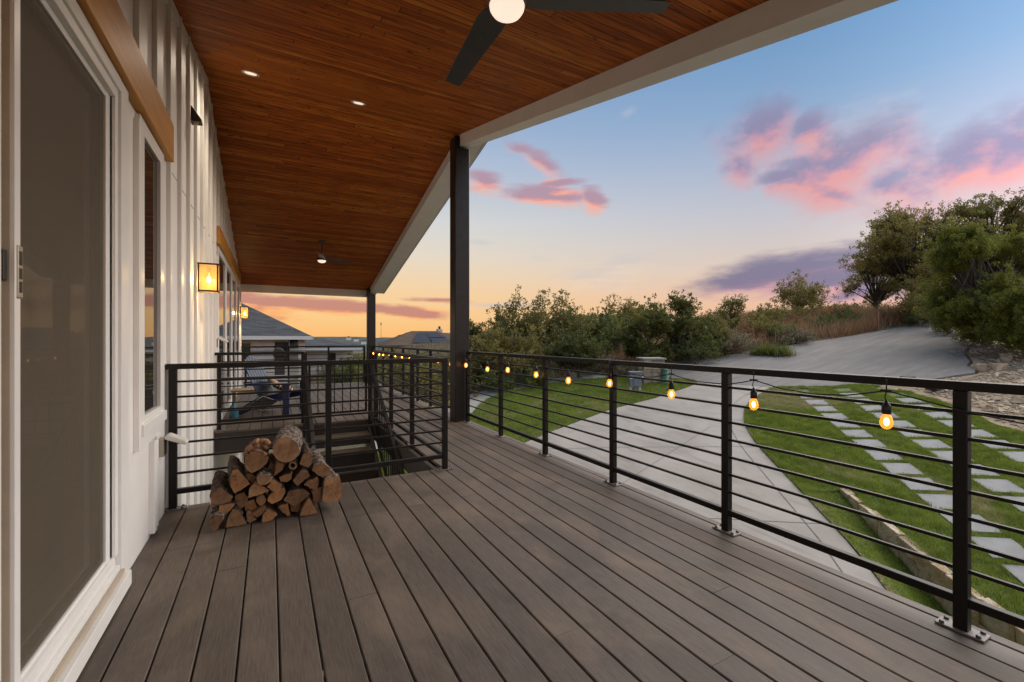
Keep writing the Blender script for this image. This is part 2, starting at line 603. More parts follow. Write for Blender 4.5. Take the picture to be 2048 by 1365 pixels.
    M['cushion'] = mat('cushion_tan', (.30, .19, .12), (.36, .24, .16), .9, 20)
    M['silver'] = mat('silver_pull', (.42, .38, .32), None, .35, metal=.6)


def wood(name, c1, c2, stretch):
    m = bpy.data.materials.new(name)
    m.use_nodes = True
    g = NT(m.node_tree)
    b = g.n['Principled BSDF']
    vec = g.mapping(g.new('ShaderNodeTexCoord').outputs['Object'], stretch)
    n1 = g.noise(vec, 30, 6, .65, .6)
    n2 = g.noise(vec, 4, 3)
    col = g.mix(g.ss(n1, .35, .7), (*c1, 1), (*c2, 1))
    col = g.mix(g.m('MULTIPLY', g.ss(n2, .4, .65), .5), col, (*c2, 1))
    g.put(b.inputs['Base Color'], col)
    b.inputs['Roughness'].default_value = .5
    bn = g.new('ShaderNodeBump')
    bn.inputs['Strength'].default_value = .25
    bn.inputs['Distance'].default_value = .003
    g.put(bn.inputs['Height'], n1)
    g.put(b.inputs['Normal'], bn.outputs[0])
    return m


def ceilmat():
    """narrow stained boards running along X"""
    m = bpy.data.materials.new('stained_cedar_boards')
    m.use_nodes = True
    g = NT(m.node_tree)
    b = g.n['Principled BSDF']
    tc = g.new('ShaderNodeTexCoord').outputs['Object']
    sp = g.new('ShaderNodeSeparateXYZ')
    g.put(sp.inputs[0], tc)
    W = 0.083
    yy = g.m('DIVIDE', sp.outputs[1], W)
    row = g.m('FLOOR', yy)
    fr = g.m('SUBTRACT', yy, row)
    # stagger of the butt joints, board id
    wn = g.new('ShaderNodeTexWhiteNoise', noise_dimensions='1D')
    g.put(wn.inputs['W'], row)
    xs = g.m('ADD', g.m('DIVIDE', sp.outputs[0], 3.9), g.m('MULTIPLY', wn.outputs[0], 7.0))
    bx = g.m('FLOOR', xs)
    fx = g.m('SUBTRACT', xs, bx)
    wid = g.new('ShaderNodeCombineXYZ')
    g.put(wid.inputs[0], row)
    g.put(wid.inputs[1], bx)
    wn2 = g.new('ShaderNodeTexWhiteNoise', noise_dimensions='2D')
    g.put(wn2.inputs['Vector'], wid.outputs[0])
    rnd = wn2.outputs[0]
    # grain
    off = g.new('ShaderNodeCombineXYZ')
    g.put(off.inputs[0], g.m('MULTIPLY', rnd, 40.0))
    g.put(off.inputs[1], g.m('MULTIPLY', rnd, 9.0))
    gv = g.vm('ADD', g.mapping(tc, (1.3, 26, 1)), off.outputs[0])
    n1 = g.noise(gv, 2.2, 6, .65, .5)
    gk = g.vm('ADD', g.mapping(tc, (6, 11, 1)), off.outputs[0])
    kn = g.ss(g.noise(gk, 1.9, 2, .5), .665, .73)
    col = g.ramp(rnd, [(0, (.32, .072, .007, 1)), (.4, (.42, .102, .010, 1)), (.75, (.50, .135, .014, 1)), (1, (.58, .185, .022, 1))])
    col = g.mix(g.m('MULTIPLY', g.ss(n1, .40, .66), .8), col, (.10, .022, .005, 1))
    col = g.mix(g.m('MULTIPLY', kn, .8), col, (.03, .009, .004, 1))
    edge = g.m('MINIMUM', fr, g.m('SUBTRACT', 1.0, fr))
    ex = g.m('MULTIPLY', g.m('MINIMUM', fx, g.m('SUBTRACT', 1.0, fx)), 3.9 / W)
    e2 = g.m('MINIMUM', edge, ex)
    gap = g.ss(e2, .015, .055)
    col = g.mix(gap, (.022, .007, .003, 1), col)
    g.put(b.inputs['Base Color'], col)
    b.inputs['Roughness'].default_value = .5
    b.inputs['Specular IOR Level'].default_value = .15
    bn = g.new('ShaderNodeBump')
    bn.inputs['Strength'].default_value = .6
    bn.inputs['Distance'].default_value = .004
    g.put(bn.inputs['Height'], g.m('ADD', g.ss(e2, 0, .1), g.m('MULTIPLY', n1, .12)))
    g.put(b.inputs['Normal'], bn.outputs[0])
    return m


def deckmat():
    m = bpy.data.materials.new('composite_deck')
    m.use_nodes = True
    g = NT(m.node_tree)
    b = g.n['Principled BSDF']
    tc = g.new('ShaderNodeTexCoord').outputs['Object']
    ri = g.new('ShaderNodeNewGeometry').outputs['Random Per Island']
    off = g.new('ShaderNodeCombineXYZ')
    g.put(off.inputs[1], g.m('MULTIPLY', ri, 31.0))
    v = g.vm('ADD', tc, off.outputs[0])
    n1 = g.noise(g.mapping(v, (80, 3.5, 1)), 2.2, 6, .7)      # fine streaks along the board
    n2 = g.noise(g.mapping(tc, (1, .6, 1)), 2.6, 5, .6, .6)    # worn, dusty patches
    n3 = g.noise(tc, 140, 2)
    col = g.mix(g.ss(n1, .3, .7), (.072, .054, .041, 1), (.132, .105, .083, 1))
    col = g.mix(g.m('MULTIPLY', g.ss(n2, .46, .74), .5), col, (.23, .165, .115, 1))
    n4 = g.noise(g.mapping(tc, (1.3, .8, 1), (5, 2, 0)), 1.7, 6, .62, .9)
    col = g.mix(g.m('MULTIPLY', g.ss(n4, .46, .70), .62), col, (.050, .040, .034, 1))
    col = g.mix(g.m('MULTIPLY', g.ss(n3, .55, .75), .18), col, (.26, .22, .19, 1))
    k = g.m('ADD', g.m('MULTIPLY', ri, .34), .83)
    cb = g.new('ShaderNodeCombineXYZ')
    for i in range(3):
        g.put(cb.inputs[i], k)
    col = g.mix(1.0, col, cb.outputs[0], 'MULTIPLY')
    g.put(b.inputs['Base Color'], col)
    g.put(b.inputs['Roughness'], g.m('ADD', .46, g.m('MULTIPLY', n2, .24)))
    b.inputs['Specular IOR Level'].default_value = .42
    bn = g.new('ShaderNodeBump')
    bn.inputs['Strength'].default_value = .22
    bn.inputs['Distance'].default_value = .0015
    g.put(bn.inputs['Height'], n1)
    g.put(b.inputs['Normal'], bn.outputs[0])
    return m


def concrete():
    m = bpy.data.materials.new('driveway_concrete')
    m.use_nodes = True
    g = NT(m.node_tree)
    b = g.n['Principled BSDF']
    p = g.new('ShaderNodeNewGeometry').outputs['Position']
    n1 = g.noise(p, .8, 6, .6, .4)
    n2 = g.noise(p, 45, 4)
    n3 = g.noise(g.mapping(p, (1, .2, 1), rot=(0, 0, .9)), 2.4, 5, .6, .8)
    col = g.mix(g.ss(n1, .3, .7), (.36, .322, .280, 1), (.285, .253, .217, 1))
    col = g.mix(g.m('MULTIPLY', g.ss(n3, .48, .72), .7), col, (.20, .175, .15, 1))
    col = g.mix(g.m('MULTIPLY', g.ss(n2, .5, .8), .25), col, (.45, .43, .40, 1))
    g.put(b.inputs['Base Color'], col)
    b.inputs['Roughness'].default_value = .8
    bn = g.new('ShaderNodeBump')
    bn.inputs['Strength'].default_value = .12
    bn.inputs['Distance'].default_value = .005
    g.put(bn.inputs['Height'], n2)
    g.put(b.inputs['Normal'], bn.outputs[0])
    return m


def asphalt():
    m = bpy.data.materials.new('worn_asphalt')
    m.use_nodes = True
    g = NT(m.node_tree)
    b = g.n['Principled BSDF']
    p = g.new('ShaderNodeNewGeometry').outputs['Position']
    n1 = g.noise(g.mapping(p, (.12, 1.4, 1), rot=(0, 0, .12)), 1.6, 8, .68, .25)
    n2 = g.noise(p, 30, 5, .7)
    n3 = g.noise(p, .35, 3)
    col = g.mix(g.ss(n1, .35, .7), (.14, .130, .119, 1), (.215, .198, .18, 1))
    col = g.mix(g.m('MULTIPLY', g.ss(n2, .5, .75), .4), col, (.24, .232, .224, 1))
    col = g.mix(g.m('MULTIPLY', g.ss(n3, .45, .7), .4), col, (.115, .114, .115, 1))
    g.put(b.inputs['Base Color'], col)
    b.inputs['Roughness'].default_value = .8
    bn = g.new('ShaderNodeBump')
    bn.inputs['Strength'].default_value = .3
    bn.inputs['Distance'].default_value = .01
    g.put(bn.inputs['Height'], n2)
    g.put(b.inputs['Normal'], bn.outputs[0])
    return m


def turf(name, soil):
    m = bpy.data.materials.new(name)
    m.use_nodes = True
    g = NT(m.node_tree)
    b = g.n['Principled BSDF']
    p = g.new('ShaderNodeNewGeometry').outputs['Position']
    n1 = g.noise(p, 1.1, 5, .65, .3)
    n2 = g.noise(g.mapping(p, (1, 1, 1), (7, 3, 0)), .42, 5, .65, .4)
    n4 = g.noise(p, 5.0, 4, .6)
    g1, g2, st = ((.06, .095, .012, 1), (.085, .125, .018, 1), (.24, .18, .095, 1)) if soil else ((.14, .195, .030, 1), (.31, .37, .062, 1), (.52, .43, .25, 1))
    n6 = g.noise(p, 6.5, 4, .65, .4)
    col = g.mix(g.ss(g.m('ADD', g.m('MULTIPLY', n1, .5), g.m('MULTIPLY', n6, .5)), .38, .60), g1, g2)
    bare = g.vm('LENGTH', g.vm('SUBTRACT', p, (16.2, 9.0, -.85)))
    n2 = g.m('ADD', n2, g.m('MULTIPLY', g.m('SUBTRACT', 1.0, g.ss(bare, .4, 2.4)), .16))
    col = g.mix(g.m('MULTIPLY', g.ss(g.m('ADD', n2, g.m('MULTIPLY', g.m('SUBTRACT', n4, .5), .35)), .535, .68), .8), col, st)
    if not soil:
        ri = g.new('ShaderNodeNewGeometry').outputs['Random Per Island']
        col = g.mix(g.m('MULTIPLY', ri, .5), col, (.26, .31, .06, 1))
    g.put(b.inputs['Base Color'], col)
    b.inputs['Roughness'].default_value = .7
    b.inputs['Specular IOR Level'].default_value = .25
    if not soil:
        tr = g.new('ShaderNodeBsdfTranslucent')
        g.put(tr.inputs[0], col)
        mx = g.new('ShaderNodeMixShader')
        mx.inputs[0].default_value = .3
        g.l.new(b.outputs[0], mx.inputs[1])
        g.l.new(tr.outputs[0], mx.inputs[2])
        g.l.new(mx.outputs[0], g.n['Material Output'].inputs[0])
    return m


def shingle(name, c1, c2):
    m = bpy.data.materials.new(name)
    m.use_nodes = True
    g = NT(m.node_tree)
    b = g.n['Principled BSDF']
    p = g.new('ShaderNodeNewGeometry').outputs['Position']
    sp = g.new('ShaderNodeSeparateXYZ')
    g.put(sp.inputs[0], p)
    row = g.m('FLOOR', g.m('DIVIDE', sp.outputs[2], .065))
    cv = g.new('ShaderNodeCombineXYZ')
    g.put(cv.inputs[0], g.m('FLOOR', g.m('ADD', g.m('DIVIDE', g.m('ADD', sp.outputs[0], sp.outputs[1]), .45), g.m('MULTIPLY', row, .37))))
    g.put(cv.inputs[1], row)
    wn = g.new('ShaderNodeTexWhiteNoise', noise_dimensions='2D')
    g.put(wn.inputs['Vector'], cv.outputs[0])
    fr = g.m('FRACT', g.m('DIVIDE', sp.outputs[2], .065))
    col = g.mix(wn.outputs[0], (*c1, 1), (*c2, 1))
    col = g.mix(g.ss(fr, 0, .18), (c2[0] * .45, c2[1] * .45, c2[2] * .45, 1), col)
    g.put(b.inputs['Base Color'], col)
    b.inputs['Roughness'].default_value = .9
    b.inputs['Specular IOR Level'].default_value = .12
    return m


def brick(name, c1, c2):
    m = bpy.data.materials.new(name)
    m.use_nodes = True
    g = NT(m.node_tree)
    b = g.n['Principled BSDF']
    p = g.new('ShaderNodeNewGeometry').outputs['Position']
    sp = g.new('ShaderNodeSeparateXYZ')
    g.put(sp.inputs[0], p)
    cv = g.new('ShaderNodeCombineXYZ')
    g.put(cv.inputs[0], g.m('ADD', sp.outputs[0], sp.outputs[1]))
    g.put(cv.inputs[1], sp.outputs[2])
    bt = g.new('ShaderNodeTexBrick')
    g.put(bt.inputs['Vector'], cv.outputs[0])
    bt.inputs['Color1'].default_value = (*c1, 1)
    bt.inputs['Color2'].default_value = (*c2, 1)
    bt.inputs['Mortar'].default_value = (.5, .48, .45, 1)
    bt.inputs['Scale'].default_value = 2.2
    bt.inputs['Mortar Size'].default_value = .012
    g.put(b.inputs['Base Color'], bt.outputs[0])
    b.inputs['Roughness'].default_value = .85
    return m


def glassy(name, c, ior, rough):
    m = bpy.data.materials.new(name)
    m.use_nodes = True
    g = NT(m.node_tree)
    b = g.n['Principled BSDF']
    nz = g.noise(g.new('ShaderNodeTexCoord').outputs['Object'], 1.5, 2)
    g.put(b.inputs['Base Color'], g.mix(nz, (*c, 1), (c[0] * 1.4, c[1] * 1.4, c[2] * 1.4, 1)))
    b.inputs['Roughness'].default_value = rough
    b.inputs['IOR'].default_value = ior
    bn = g.new('ShaderNodeBump')
    bn.inputs['Strength'].default_value = .03
    bn.inputs['Distance'].default_value = .02
    g.put(bn.inputs['Height'], nz)
    g.put(b.inputs['Normal'], bn.outputs[0])
    return m


def screenmat():
    m = bpy.data.materials.new('insect_screen')
    m.use_nodes = True
    g = NT(m.node_tree)
    b = g.n['Principled BSDF']
    tc = g.new('ShaderNodeTexCoord').outputs['Object']
    n1 = g.noise(g.mapping(tc, (1, 1, .5)), 2.2, 5, .65, .5)
    n2 = g.noise(tc, 400, 1)
    col = g.mix(g.ss(n1, .52, .78), (.17, .138, .098, 1), (.065, .058, .048, 1))
    col = g.mix(g.m('MULTIPLY', n2, .35), col, (.16, .135, .10, 1))
    g.put(b.inputs['Base Color'], col)
    b.inputs['Roughness'].default_value = .6
    b.inputs['Specular IOR Level'].default_value = .25
    tr = g.new('ShaderNodeBsdfTransparent')
    mx = g.new('ShaderNodeMixShader')
    mx.inputs[0].default_value = .58
    g.l.new(b.outputs[0], mx.inputs[1])
    g.l.new(tr.outputs[0], mx.inputs[2])
    g.l.new(mx.outputs[0], g.n['Material Output'].inputs[0])
    return m


def glow_glass(name, col, strength, clear):
    """tinted glass shell round a lit filament"""
    m = bpy.data.materials.new(name)
    m.use_nodes = True
    g = NT(m.node_tree)
    b = g.n['Principled BSDF']
    nz = g.noise(g.new('ShaderNodeTexCoord').outputs['Object'], 60, 3)
    g.put(b.inputs['Base Color'], g.mix(nz, (col[0] * .5, col[1] * .5, col[2] * .5, 1), (col[0] * .3, col[1] * .3, col[2] * .3, 1)))
    b.inputs['Roughness'].default_value = .15
    b.inputs['Emission Color'].default_value = (*col, 1)
    g.put(b.inputs['Emission Strength'], g.m('MULTIPLY', strength, g.m('ADD', .75, g.m('MULTIPLY', nz, .5))))
    tr = g.new('ShaderNodeBsdfTransparent')
    tr.inputs[0].default_value = (1, .93, .72, 1)
    mx = g.new('ShaderNodeMixShader')
    mx.inputs[0].default_value = clear
    g.l.new(b.outputs[0], mx.inputs[1])
    g.l.new(tr.outputs[0], mx.inputs[2])
    g.l.new(mx.outputs[0], g.n['Material Output'].inputs[0])
    return m


def cutwood():
    m = bpy.data.materials.new('cut_log_end')
    m.use_nodes = True
    g = NT(m.node_tree)
    b = g.n['Principled BSDF']
    tc = g.new('ShaderNodeTexCoord').outputs['Object']
    n0 = g.noise(tc, 9, 4)
    ringd = g.vm('LENGTH', g.mapping(tc, (1, 0, 1)))
    rings = g.m('SINE', g.m('ADD', g.m('MULTIPLY', ringd, 520.0), g.m('MULTIPLY', n0, 14.0)))
    n2 = g.noise(tc, 55, 6, .7)
    oi = g.new('ShaderNodeObjectInfo').outputs['Random']
    pale = g.mix(oi, (.43, .21, .075, 1), (.32, .18, .085, 1))
    deep = g.mix(oi, (.22, .09, .03, 1), (.12, .062, .032, 1))
    col = g.mix(g.ss(n0, .32, .66), pale, deep)
    col = g.mix(g.m('MULTIPLY', g.m('MAXIMUM', rings, 0.0), .22), col, (.16, .07, .03, 1))
    col = g.mix(g.m('MULTIPLY', g.ss(n2, .55, .8), .5), col, (.13, .06, .03, 1))
    g.put(b.inputs['Base Color'], col)
    vr = g.m('ADD', .58, g.m('MULTIPLY', g.m('FRACT', g.m('MULTIPLY', oi, 7.31)), .62))
    vc = g.new('ShaderNodeCombineXYZ')
    for i in range(3):
        g.put(vc.inputs[i], vr)
    col = g.mix(1.0, col, vc.outputs[0], 'MULTIPLY')
    sp = g.new('ShaderNodeSeparateXYZ')
    g.put(sp.inputs[0], tc)
    ang = g.m('ARCTAN2', sp.outputs[0], sp.outputs[2])
    crk = g.m('ABSOLUTE', g.m('SINE', g.m('ADD', g.m('MULTIPLY', ang, 2.5), g.m('ADD', g.m('MULTIPLY', oi, 20.0), g.m('MULTIPLY', n0, 5.0)))))
    crf = g.m('SUBTRACT', 1.0, g.ss(crk, .0, .09))
    g.put(b.inputs['Base Color'], g.mix(g.m('MULTIPLY', crf, .75), col, (.05, .022, .012, 1)))
    b.inputs['Roughness'].default_value = .85
    bn = g.new('ShaderNodeBump')
    bn.inputs['Strength'].default_value = .6
    bn.inputs['Distance'].default_value = .004
    g.put(bn.inputs['Height'], g.m('SUBTRACT', n2, crf))
    g.put(b.inputs['Normal'], bn.outputs[0])
    return m


def stripemat():
    m = bpy.data.materials.new('striped_fabric')
    m.use_nodes = True
    g = NT(m.node_tree)
    b = g.n['Principled BSDF']
    tc = g.new('ShaderNodeTexCoord').outputs['Object']
    sp = g.new('ShaderNodeSeparateXYZ')
    g.put(sp.inputs[0], tc)
    w = g.m('SINE', g.m('MULTIPLY', g.m('ADD', sp.outputs[0], g.m('MULTIPLY', sp.outputs[2], -.6)), 115.0))
    col = g.mix(g.ss(w, -.1, .15), (.46, .30, .17, 1), (.02, .016, .015, 1))
    g.put(b.inputs['Base Color'], col)
    b.inputs['Roughness'].default_value = .9
    return m


make_materials()
WX = -0.67                       # outer face of the house wall
RIDGE_Y, RIDGE_Z, PITCH = 6.35, 4.37, .242
Y_NEAR, Y_FAR = -0.75, 13.45


def ceil_z(y):
    return RIDGE_Z - PITCH * abs(y - RIDGE_Y)


# ------------------------------------------------------------------ the setting: ground, hills, paving
POLY = {}
POLY['drive'] = [(7.15, 12.18), (8.32, 12.42), (11.23, 12.84), (13.32, 12.67), (15.28, 12.80), (16.11, 12.92), (16.78, 11.63), (17.26, 10.3), (16.6, 10.24), (16.08, 10.09), (15.5, 9.98),
                 (15.01, 9.83), (14.3, 9.55), (13.62, 9.13), (12.95, 8.66), (12.36, 8.13), (11.85, 7.62), (11.36, 7.07), (10.75, 6.32), (9.94, 5.33), (8.87, 4.03),
                 (8.04, 3.16), (7.2, 2.3), (5.0, 0.0), (1.5, -1.0), (1.5, 11.1)]
POLY['lawn_left'] = [(7.15, 12.18), (8.32, 12.42), (11.23, 12.84), (13.32, 12.67), (15.28, 12.80), (16.11, 12.92), (16.42, 13.3), (16.1, 14.4), (15.84, 15.69),
                     (14.55, 16.74), (13.32, 17.59), (12.28, 18.03), (11.15, 18.33), (10.12, 18.36), (9.35, 18.41), (8.58, 18.03), (7.84, 17.37), (7.19, 16.53), (6.2, 15.6), (1, 14.6), (1, 11.0)]
POLY['sidewalk'] = [(6.6, 19.0), (7.4, 19.3), (8.38, 19.5), (9.32, 19.62), (10.17, 19.6), (11.34, 19.38), (12.5, 19.05), (13.99, 18.49), (15.52, 17.9), (15.31, 17.2), (14.55, 16.74), (13.32, 17.59),
                    (12.28, 18.03), (11.15, 18.33), (10.12, 18.36), (9.35, 18.41), (8.58, 18.03), (7.84, 17.37), (7.19, 16.53), (6.2, 15.6), (4.6, 15.3), (3.0, 15.1), (3.0, 16.4), (4.6, 16.9), (5.7, 17.9)]
POLY['road'] = [(15.31, 17.2), (15.84, 15.9), (16.15, 14.7), (16.45, 13.3), (16.11, 12.92), (16.78, 11.63), (17.26, 10.3), (17.9, 9.75), (18.51, 9.12), (19.0, 8.4), (19.68, 7.85), (20.5, 7.5), (21.2, 7.08), (21.8, 6.8),
                (22.4, 6.62), (23.1, 6.3), (23.7, 6.42), (24.3, 6.85), (25.2, 7.0), (27.05, 7.75), (30, 8.3), (34, 9.0), (46, 11.0), (46, 13.6), (36.24, 11.7), (33.89, 12.5), (29.79, 13.34), (26.48, 14.33), (23.22, 15.2),
                (20.84, 15.91), (18.86, 16.87), (17.82, 17.29), (16.25, 17.88)]
WALLTOP = [(10.64, 4.89), (10.26, 4.41), (9.91, 3.94), (9.6, 3.52), (9.33, 3.16), (8.99, 2.71), (8.7, 2.29), (8.42, 1.87), (7.9, 1.0), (7.4, 0.1)]
WALLH = [.03, .13, .24, .33, .41, .50, .56, .61, .68, .74]
POLY['lawn_right'] = [(17.26, 10.3), (16.6, 10.24), (16.08, 10.09), (15.5, 9.98), (15.01, 9.83), (14.3, 9.55), (13.62, 9.13), (12.95, 8.66), (12.36, 8.13), (11.85, 7.62), (11.36, 7.07), (10.75, 6.32), (9.94, 5.33)] + \
    WALLTOP + [(7.0, -1.5), (16.5, -1.5), (16.2, 2.0), (16.6, 3.4), (17.0, 4.3), (17.9, 5.0), (18.6, 5.9), (19.2, 7.0), (19.4, 8.2), (18.3, 9.0), (17.7, 9.7)]


def ground_z(x, y):
    r = math.hypot(x, y)
    a = math.degrees(math.atan2(x, y))
    R0 = 42.0
    if r <= R0:
        z = PL(x, y)
        if x < 0:
            z = PL(x * .3, y)
    else:
        z = PL(x * R0 / r, y * R0 / r) if x >= 0 else PL(x * .3 * R0 / r, y * R0 / r)
        k = .15 * (1 - smooth((a - 22) / 30)) if a > -90 else .05
        z -= k * (r - R0) * smooth((r - R0) / 30)
        z = max(z, -26.0 + .4 * math.sin(x * .01))
    # the yard steps down where the stone edging retains the lawn
    z -= .95 * math.exp(-((x - 7.4) ** 2 + (y - 1.8) ** 2) / (2 * 2.3 ** 2))
    if 3 < r < 42:
        z -= .07
    if r > 24 and not (15 < x < 40 and 5 < y < 18):
        z += .12 * math.sin(x * .9) * math.cos(y * .7) * smooth((r - 24) / 6)
    return z


def build_ground():
    rs = [0.0] + [1.5 * 1.055 ** i for i in range(146)]
    na = 288
    vs, fs = [(0, 0, ground_z(0, .01))], []
    for r in rs[1:]:
        for k in range(na):
            a = 2 * math.pi * k / na
            x, y = r * math.sin(a), r * math.cos(a)
            vs.append((x, y, ground_z(x, y)))
    for k in range(na):
        fs.append((0, 1 + (k + 1) % na, 1 + k))
    for i in range(len(rs) - 2):
        for k in range(na):
            k2 = (k + 1) % na
            a, b = 1 + i * na, 1 + (i + 1) * na
            fs.append((a + k, a + k2, b + k2, b + k))
    mb = MB().add(vs, fs, 0, True)
    tag(mb.build('ground', M['ground']), kind='structure')
    # far hills
    rng = np.random.default_rng(5)
    vs, fs = [], []
    na, nr = 420, 14
    ph = rng.uniform(0, 6.28, 12)
    fq = np.array([3, 5, 8, 13, 21, 34, 55, 89, 120, 150, 190, 230])
    am = np.array([1, .9, .7, .55, .4, .25, .16, .12, .08, .07, .05, .05])
    for i in range(nr):
        t = i / (nr - 1)
        for k in range(na):
            a = math.radians(-150 + 270 * k / (na - 1))
            h = 16.5 + 5.0 * float(np.sum(am * np.sin(fq * a + ph)))
            h += 7 * math.exp(-((math.degrees(a) - 16.2) / 2.6) ** 2) + 2 * math.exp(-((math.degrees(a) - 10) / 3) ** 2)
            r = 950 + 500 * t
            z = -27 + (h + 27) * smooth(t) + 1.5 * math.sin(37 * a + 9 * t) * t
            vs.append((r * math.sin(a), r * math.cos(a), z))
    for i in range(nr - 1):
        for k in range(na - 1):
            fs.append((i * na + k, i * na + k + 1, (i + 1) * na + k + 1, (i + 1) * na + k))
    tag(MB().add(vs, fs, 0, True).build('hills', M['hill']), kind='structure')


def sheet(name, poly, dz, m):
    mb = MB()
    mb.poly([(x, y, PL(x, y) + dz) for x, y in poly])
    # a real edge so the slab has thickness
    n = len(poly)
    vs = [(x, y, PL(x, y) + dz) for x, y in poly] + [(x, y, PL(x, y) + dz - .14) for x, y in poly]
    mb.add(vs, [(i, (i + 1) % n, n + (i + 1) % n, n + i) for i in range(n)])
    return mb, m


def strip_line(mb, pts, w, dz, m):
    for (a, b) in zip(pts[:-1], pts[1:]):
        d = Vector((b[0] - a[0], b[1] - a[1], 0)).normalized()
        s = Vector((-d.y, d.x, 0)) * w / 2
        q = [(a[0] + s.x, a[1] + s.y), (a[0] - s.x, a[1] - s.y), (b[0] - s.x, b[1] - s.y), (b[0] + s.x, b[1] + s.y)]
        mb.add([(x, y, PL(x, y) + dz) for x, y in q], [(0, 1, 2, 3)], m)


def build_paving():
    mb, _ = sheet('driveway', POLY['drive'], .0, None)
    right = POLY['drive'][7:22]
    inner = []
    for i, p in enumerate(right):
        a, b = right[max(i - 1, 0)], right[min(i + 1, len(right) - 1)]
        d = Vector((b[0] - a[0], b[1] - a[1], 0)).normalized()
        inner.append((p[0] + d.y * .42, p[1] - d.x * .42))
    strip_line(mb, inner, .022, .004, 1)
    strip_line(mb, [(9.2, 4.4), (8.75, 4.85), (6.0, 7.6), (3.0, 10.4)], .018, .004, 1)
    strip_line(mb, [(11.6, 7.35), (11.15, 7.8), (9.0, 9.8), (6.4, 12.0)], .018, .004, 1)
    strip_line(mb, [(13.2, 8.85), (12.9, 9.3), (12.0, 12.75)], .014, .004, 1)
    strip_line(mb, [(3, 7.0), (7.8, 8.2), (12.1, 9.2)], .014, .004, 1)
    tag(mb.build('driveway', [M['concrete'], M['joint']]), kind='structure')
    mb, _ = sheet('road', POLY['road'], .004, None)
    tag(mb.build('road', M['asphalt']), kind='structure')
    mb, _ = sheet('sidewalk', POLY['sidewalk'], .012, None)
    for p, q in (((7.19, 16.53), (5.9, 18.2)), ((8.58, 18.03), (7.9, 19.4)), ((10.1, 18.36), (10.17, 19.6)), ((11.7, 18.2), (11.9, 19.2)), ((13.3, 17.6), (13.9, 18.5))):
        strip_line(mb, [p, q], .02, .016, 1)
    tag(mb.build('sidewalk', [M['walk'], M['joint']]), kind='structure')
    mb, _ = sheet('lawn', POLY['lawn_left'], .02, None)
    mb2, _ = sheet('lawn', POLY['lawn_right'], .02, None)
    mb.add(mb2.v, mb2.f)
    # lower strip between the driveway and the stone edging
    DR = [(9.94, 5.33), (9.6, 4.92), (9.24, 4.48), (8.87, 4.03), (8.5, 3.62), (8.04, 3.16), (7.6, 2.7), (7.2, 2.3), (6.4, 1.5), (5.6, .6)]
    vs = []
    N = 8
    for (dx, dy), (wx, wy), h in zip(DR, WALLTOP, WALLH):
        for k in range(N + 1):
            t = k / N
            x, y = dx + (wx - dx) * t, dy + (wy - dy) * t
            vs.append((x, y, PL(x, y) + .02 - (h + .02) * smooth(t * 1.15)))
    fs = [(i * (N + 1) + k, (i + 1) * (N + 1) + k, (i + 1) * (N + 1) + k + 1, i * (N + 1) + k + 1) for i in range(len(DR) - 1) for k in range(N)]
    mb.add(vs, fs, 0, True)
    tag(mb.build('lawn', M['turf']), kind='structure')
    # stony slope to the right of the pavers
    pts = [(17.0, -1.5), (16.5, 2.0), (16.8, 3.4), (17.2, 4.3), (18.1, 5.0), (18.8, 5.9), (19.4, 7.0), (19.5, 8.1), (19.9, 7.7), (21.2, 7.0), (22.4, 6.5), (23.1, 6.2), (23.7, 6.3), (24.3, 6.75), (25.2, 6.9), (27, 7.6), (32, 8.4), (36, 6), (34, -2)]
    mb = MB()
    mb.poly([(x, y, PL(x, y) - .03) for x, y in pts])
    tag(mb.build('gravel_slope', M['rubble_bed']), kind='structure')
    return DR


def inpoly(P, poly):
    x, y = P[:, 0], P[:, 1]
    ins = np.zeros(len(P), bool)
    n = len(poly)
    for i in range(n):
        x0, y0 = poly[i]
        x1, y1 = poly[(i + 1) % n]
        if y0 == y1:
            continue
        c = ((y0 > y) != (y1 > y)) & (x < (x1 - x0) * (y - y0) / (y1 - y0) + x0)
        ins ^= c
    return ins


E1 = np.array((.715, .70)) / math.hypot(.715, .70)
E2 = np.array((E1[1], -E1[0]))
PAV_C = np.array((12.99, 5.10))
PAV = .585


def paver_centres():
    out = []
    for c in range(3):
        for s in range(-8, 9):
            p = PAV_C + E2 * (1.30 * c) + E1 * (.745 * s + (.02 if c else 0))
            out.append((c, s, p))
    return out


def blades(P, Z, h0, h1, w, rng, lean=.45):
    n = len(P)
    a = rng.uniform(0, 2 * np.pi, n)
    hh = rng.uniform(h0, h1, n)
    ww = w * rng.uniform(.7, 1.3, n)
    la = rng.uniform(0, 2 * np.pi, n)
    ll = hh * rng.uniform(0, lean, n) * 1.4
    dx, dy = np.cos(a) * ww / 2, np.sin(a) * ww / 2
    V = np.zeros((n, 3, 3), np.float32)
    V[:, 0] = np.stack([P[:, 0] - dx, P[:, 1] - dy, Z], 1)
    V[:, 1] = np.stack([P[:, 0] + dx, P[:, 1] + dy, Z], 1)
    V[:, 2] = np.stack([P[:, 0] + np.cos(la) * ll, P[:, 1] + np.sin(la) * ll, Z + hh], 1)
    return V.reshape(-1, 3)


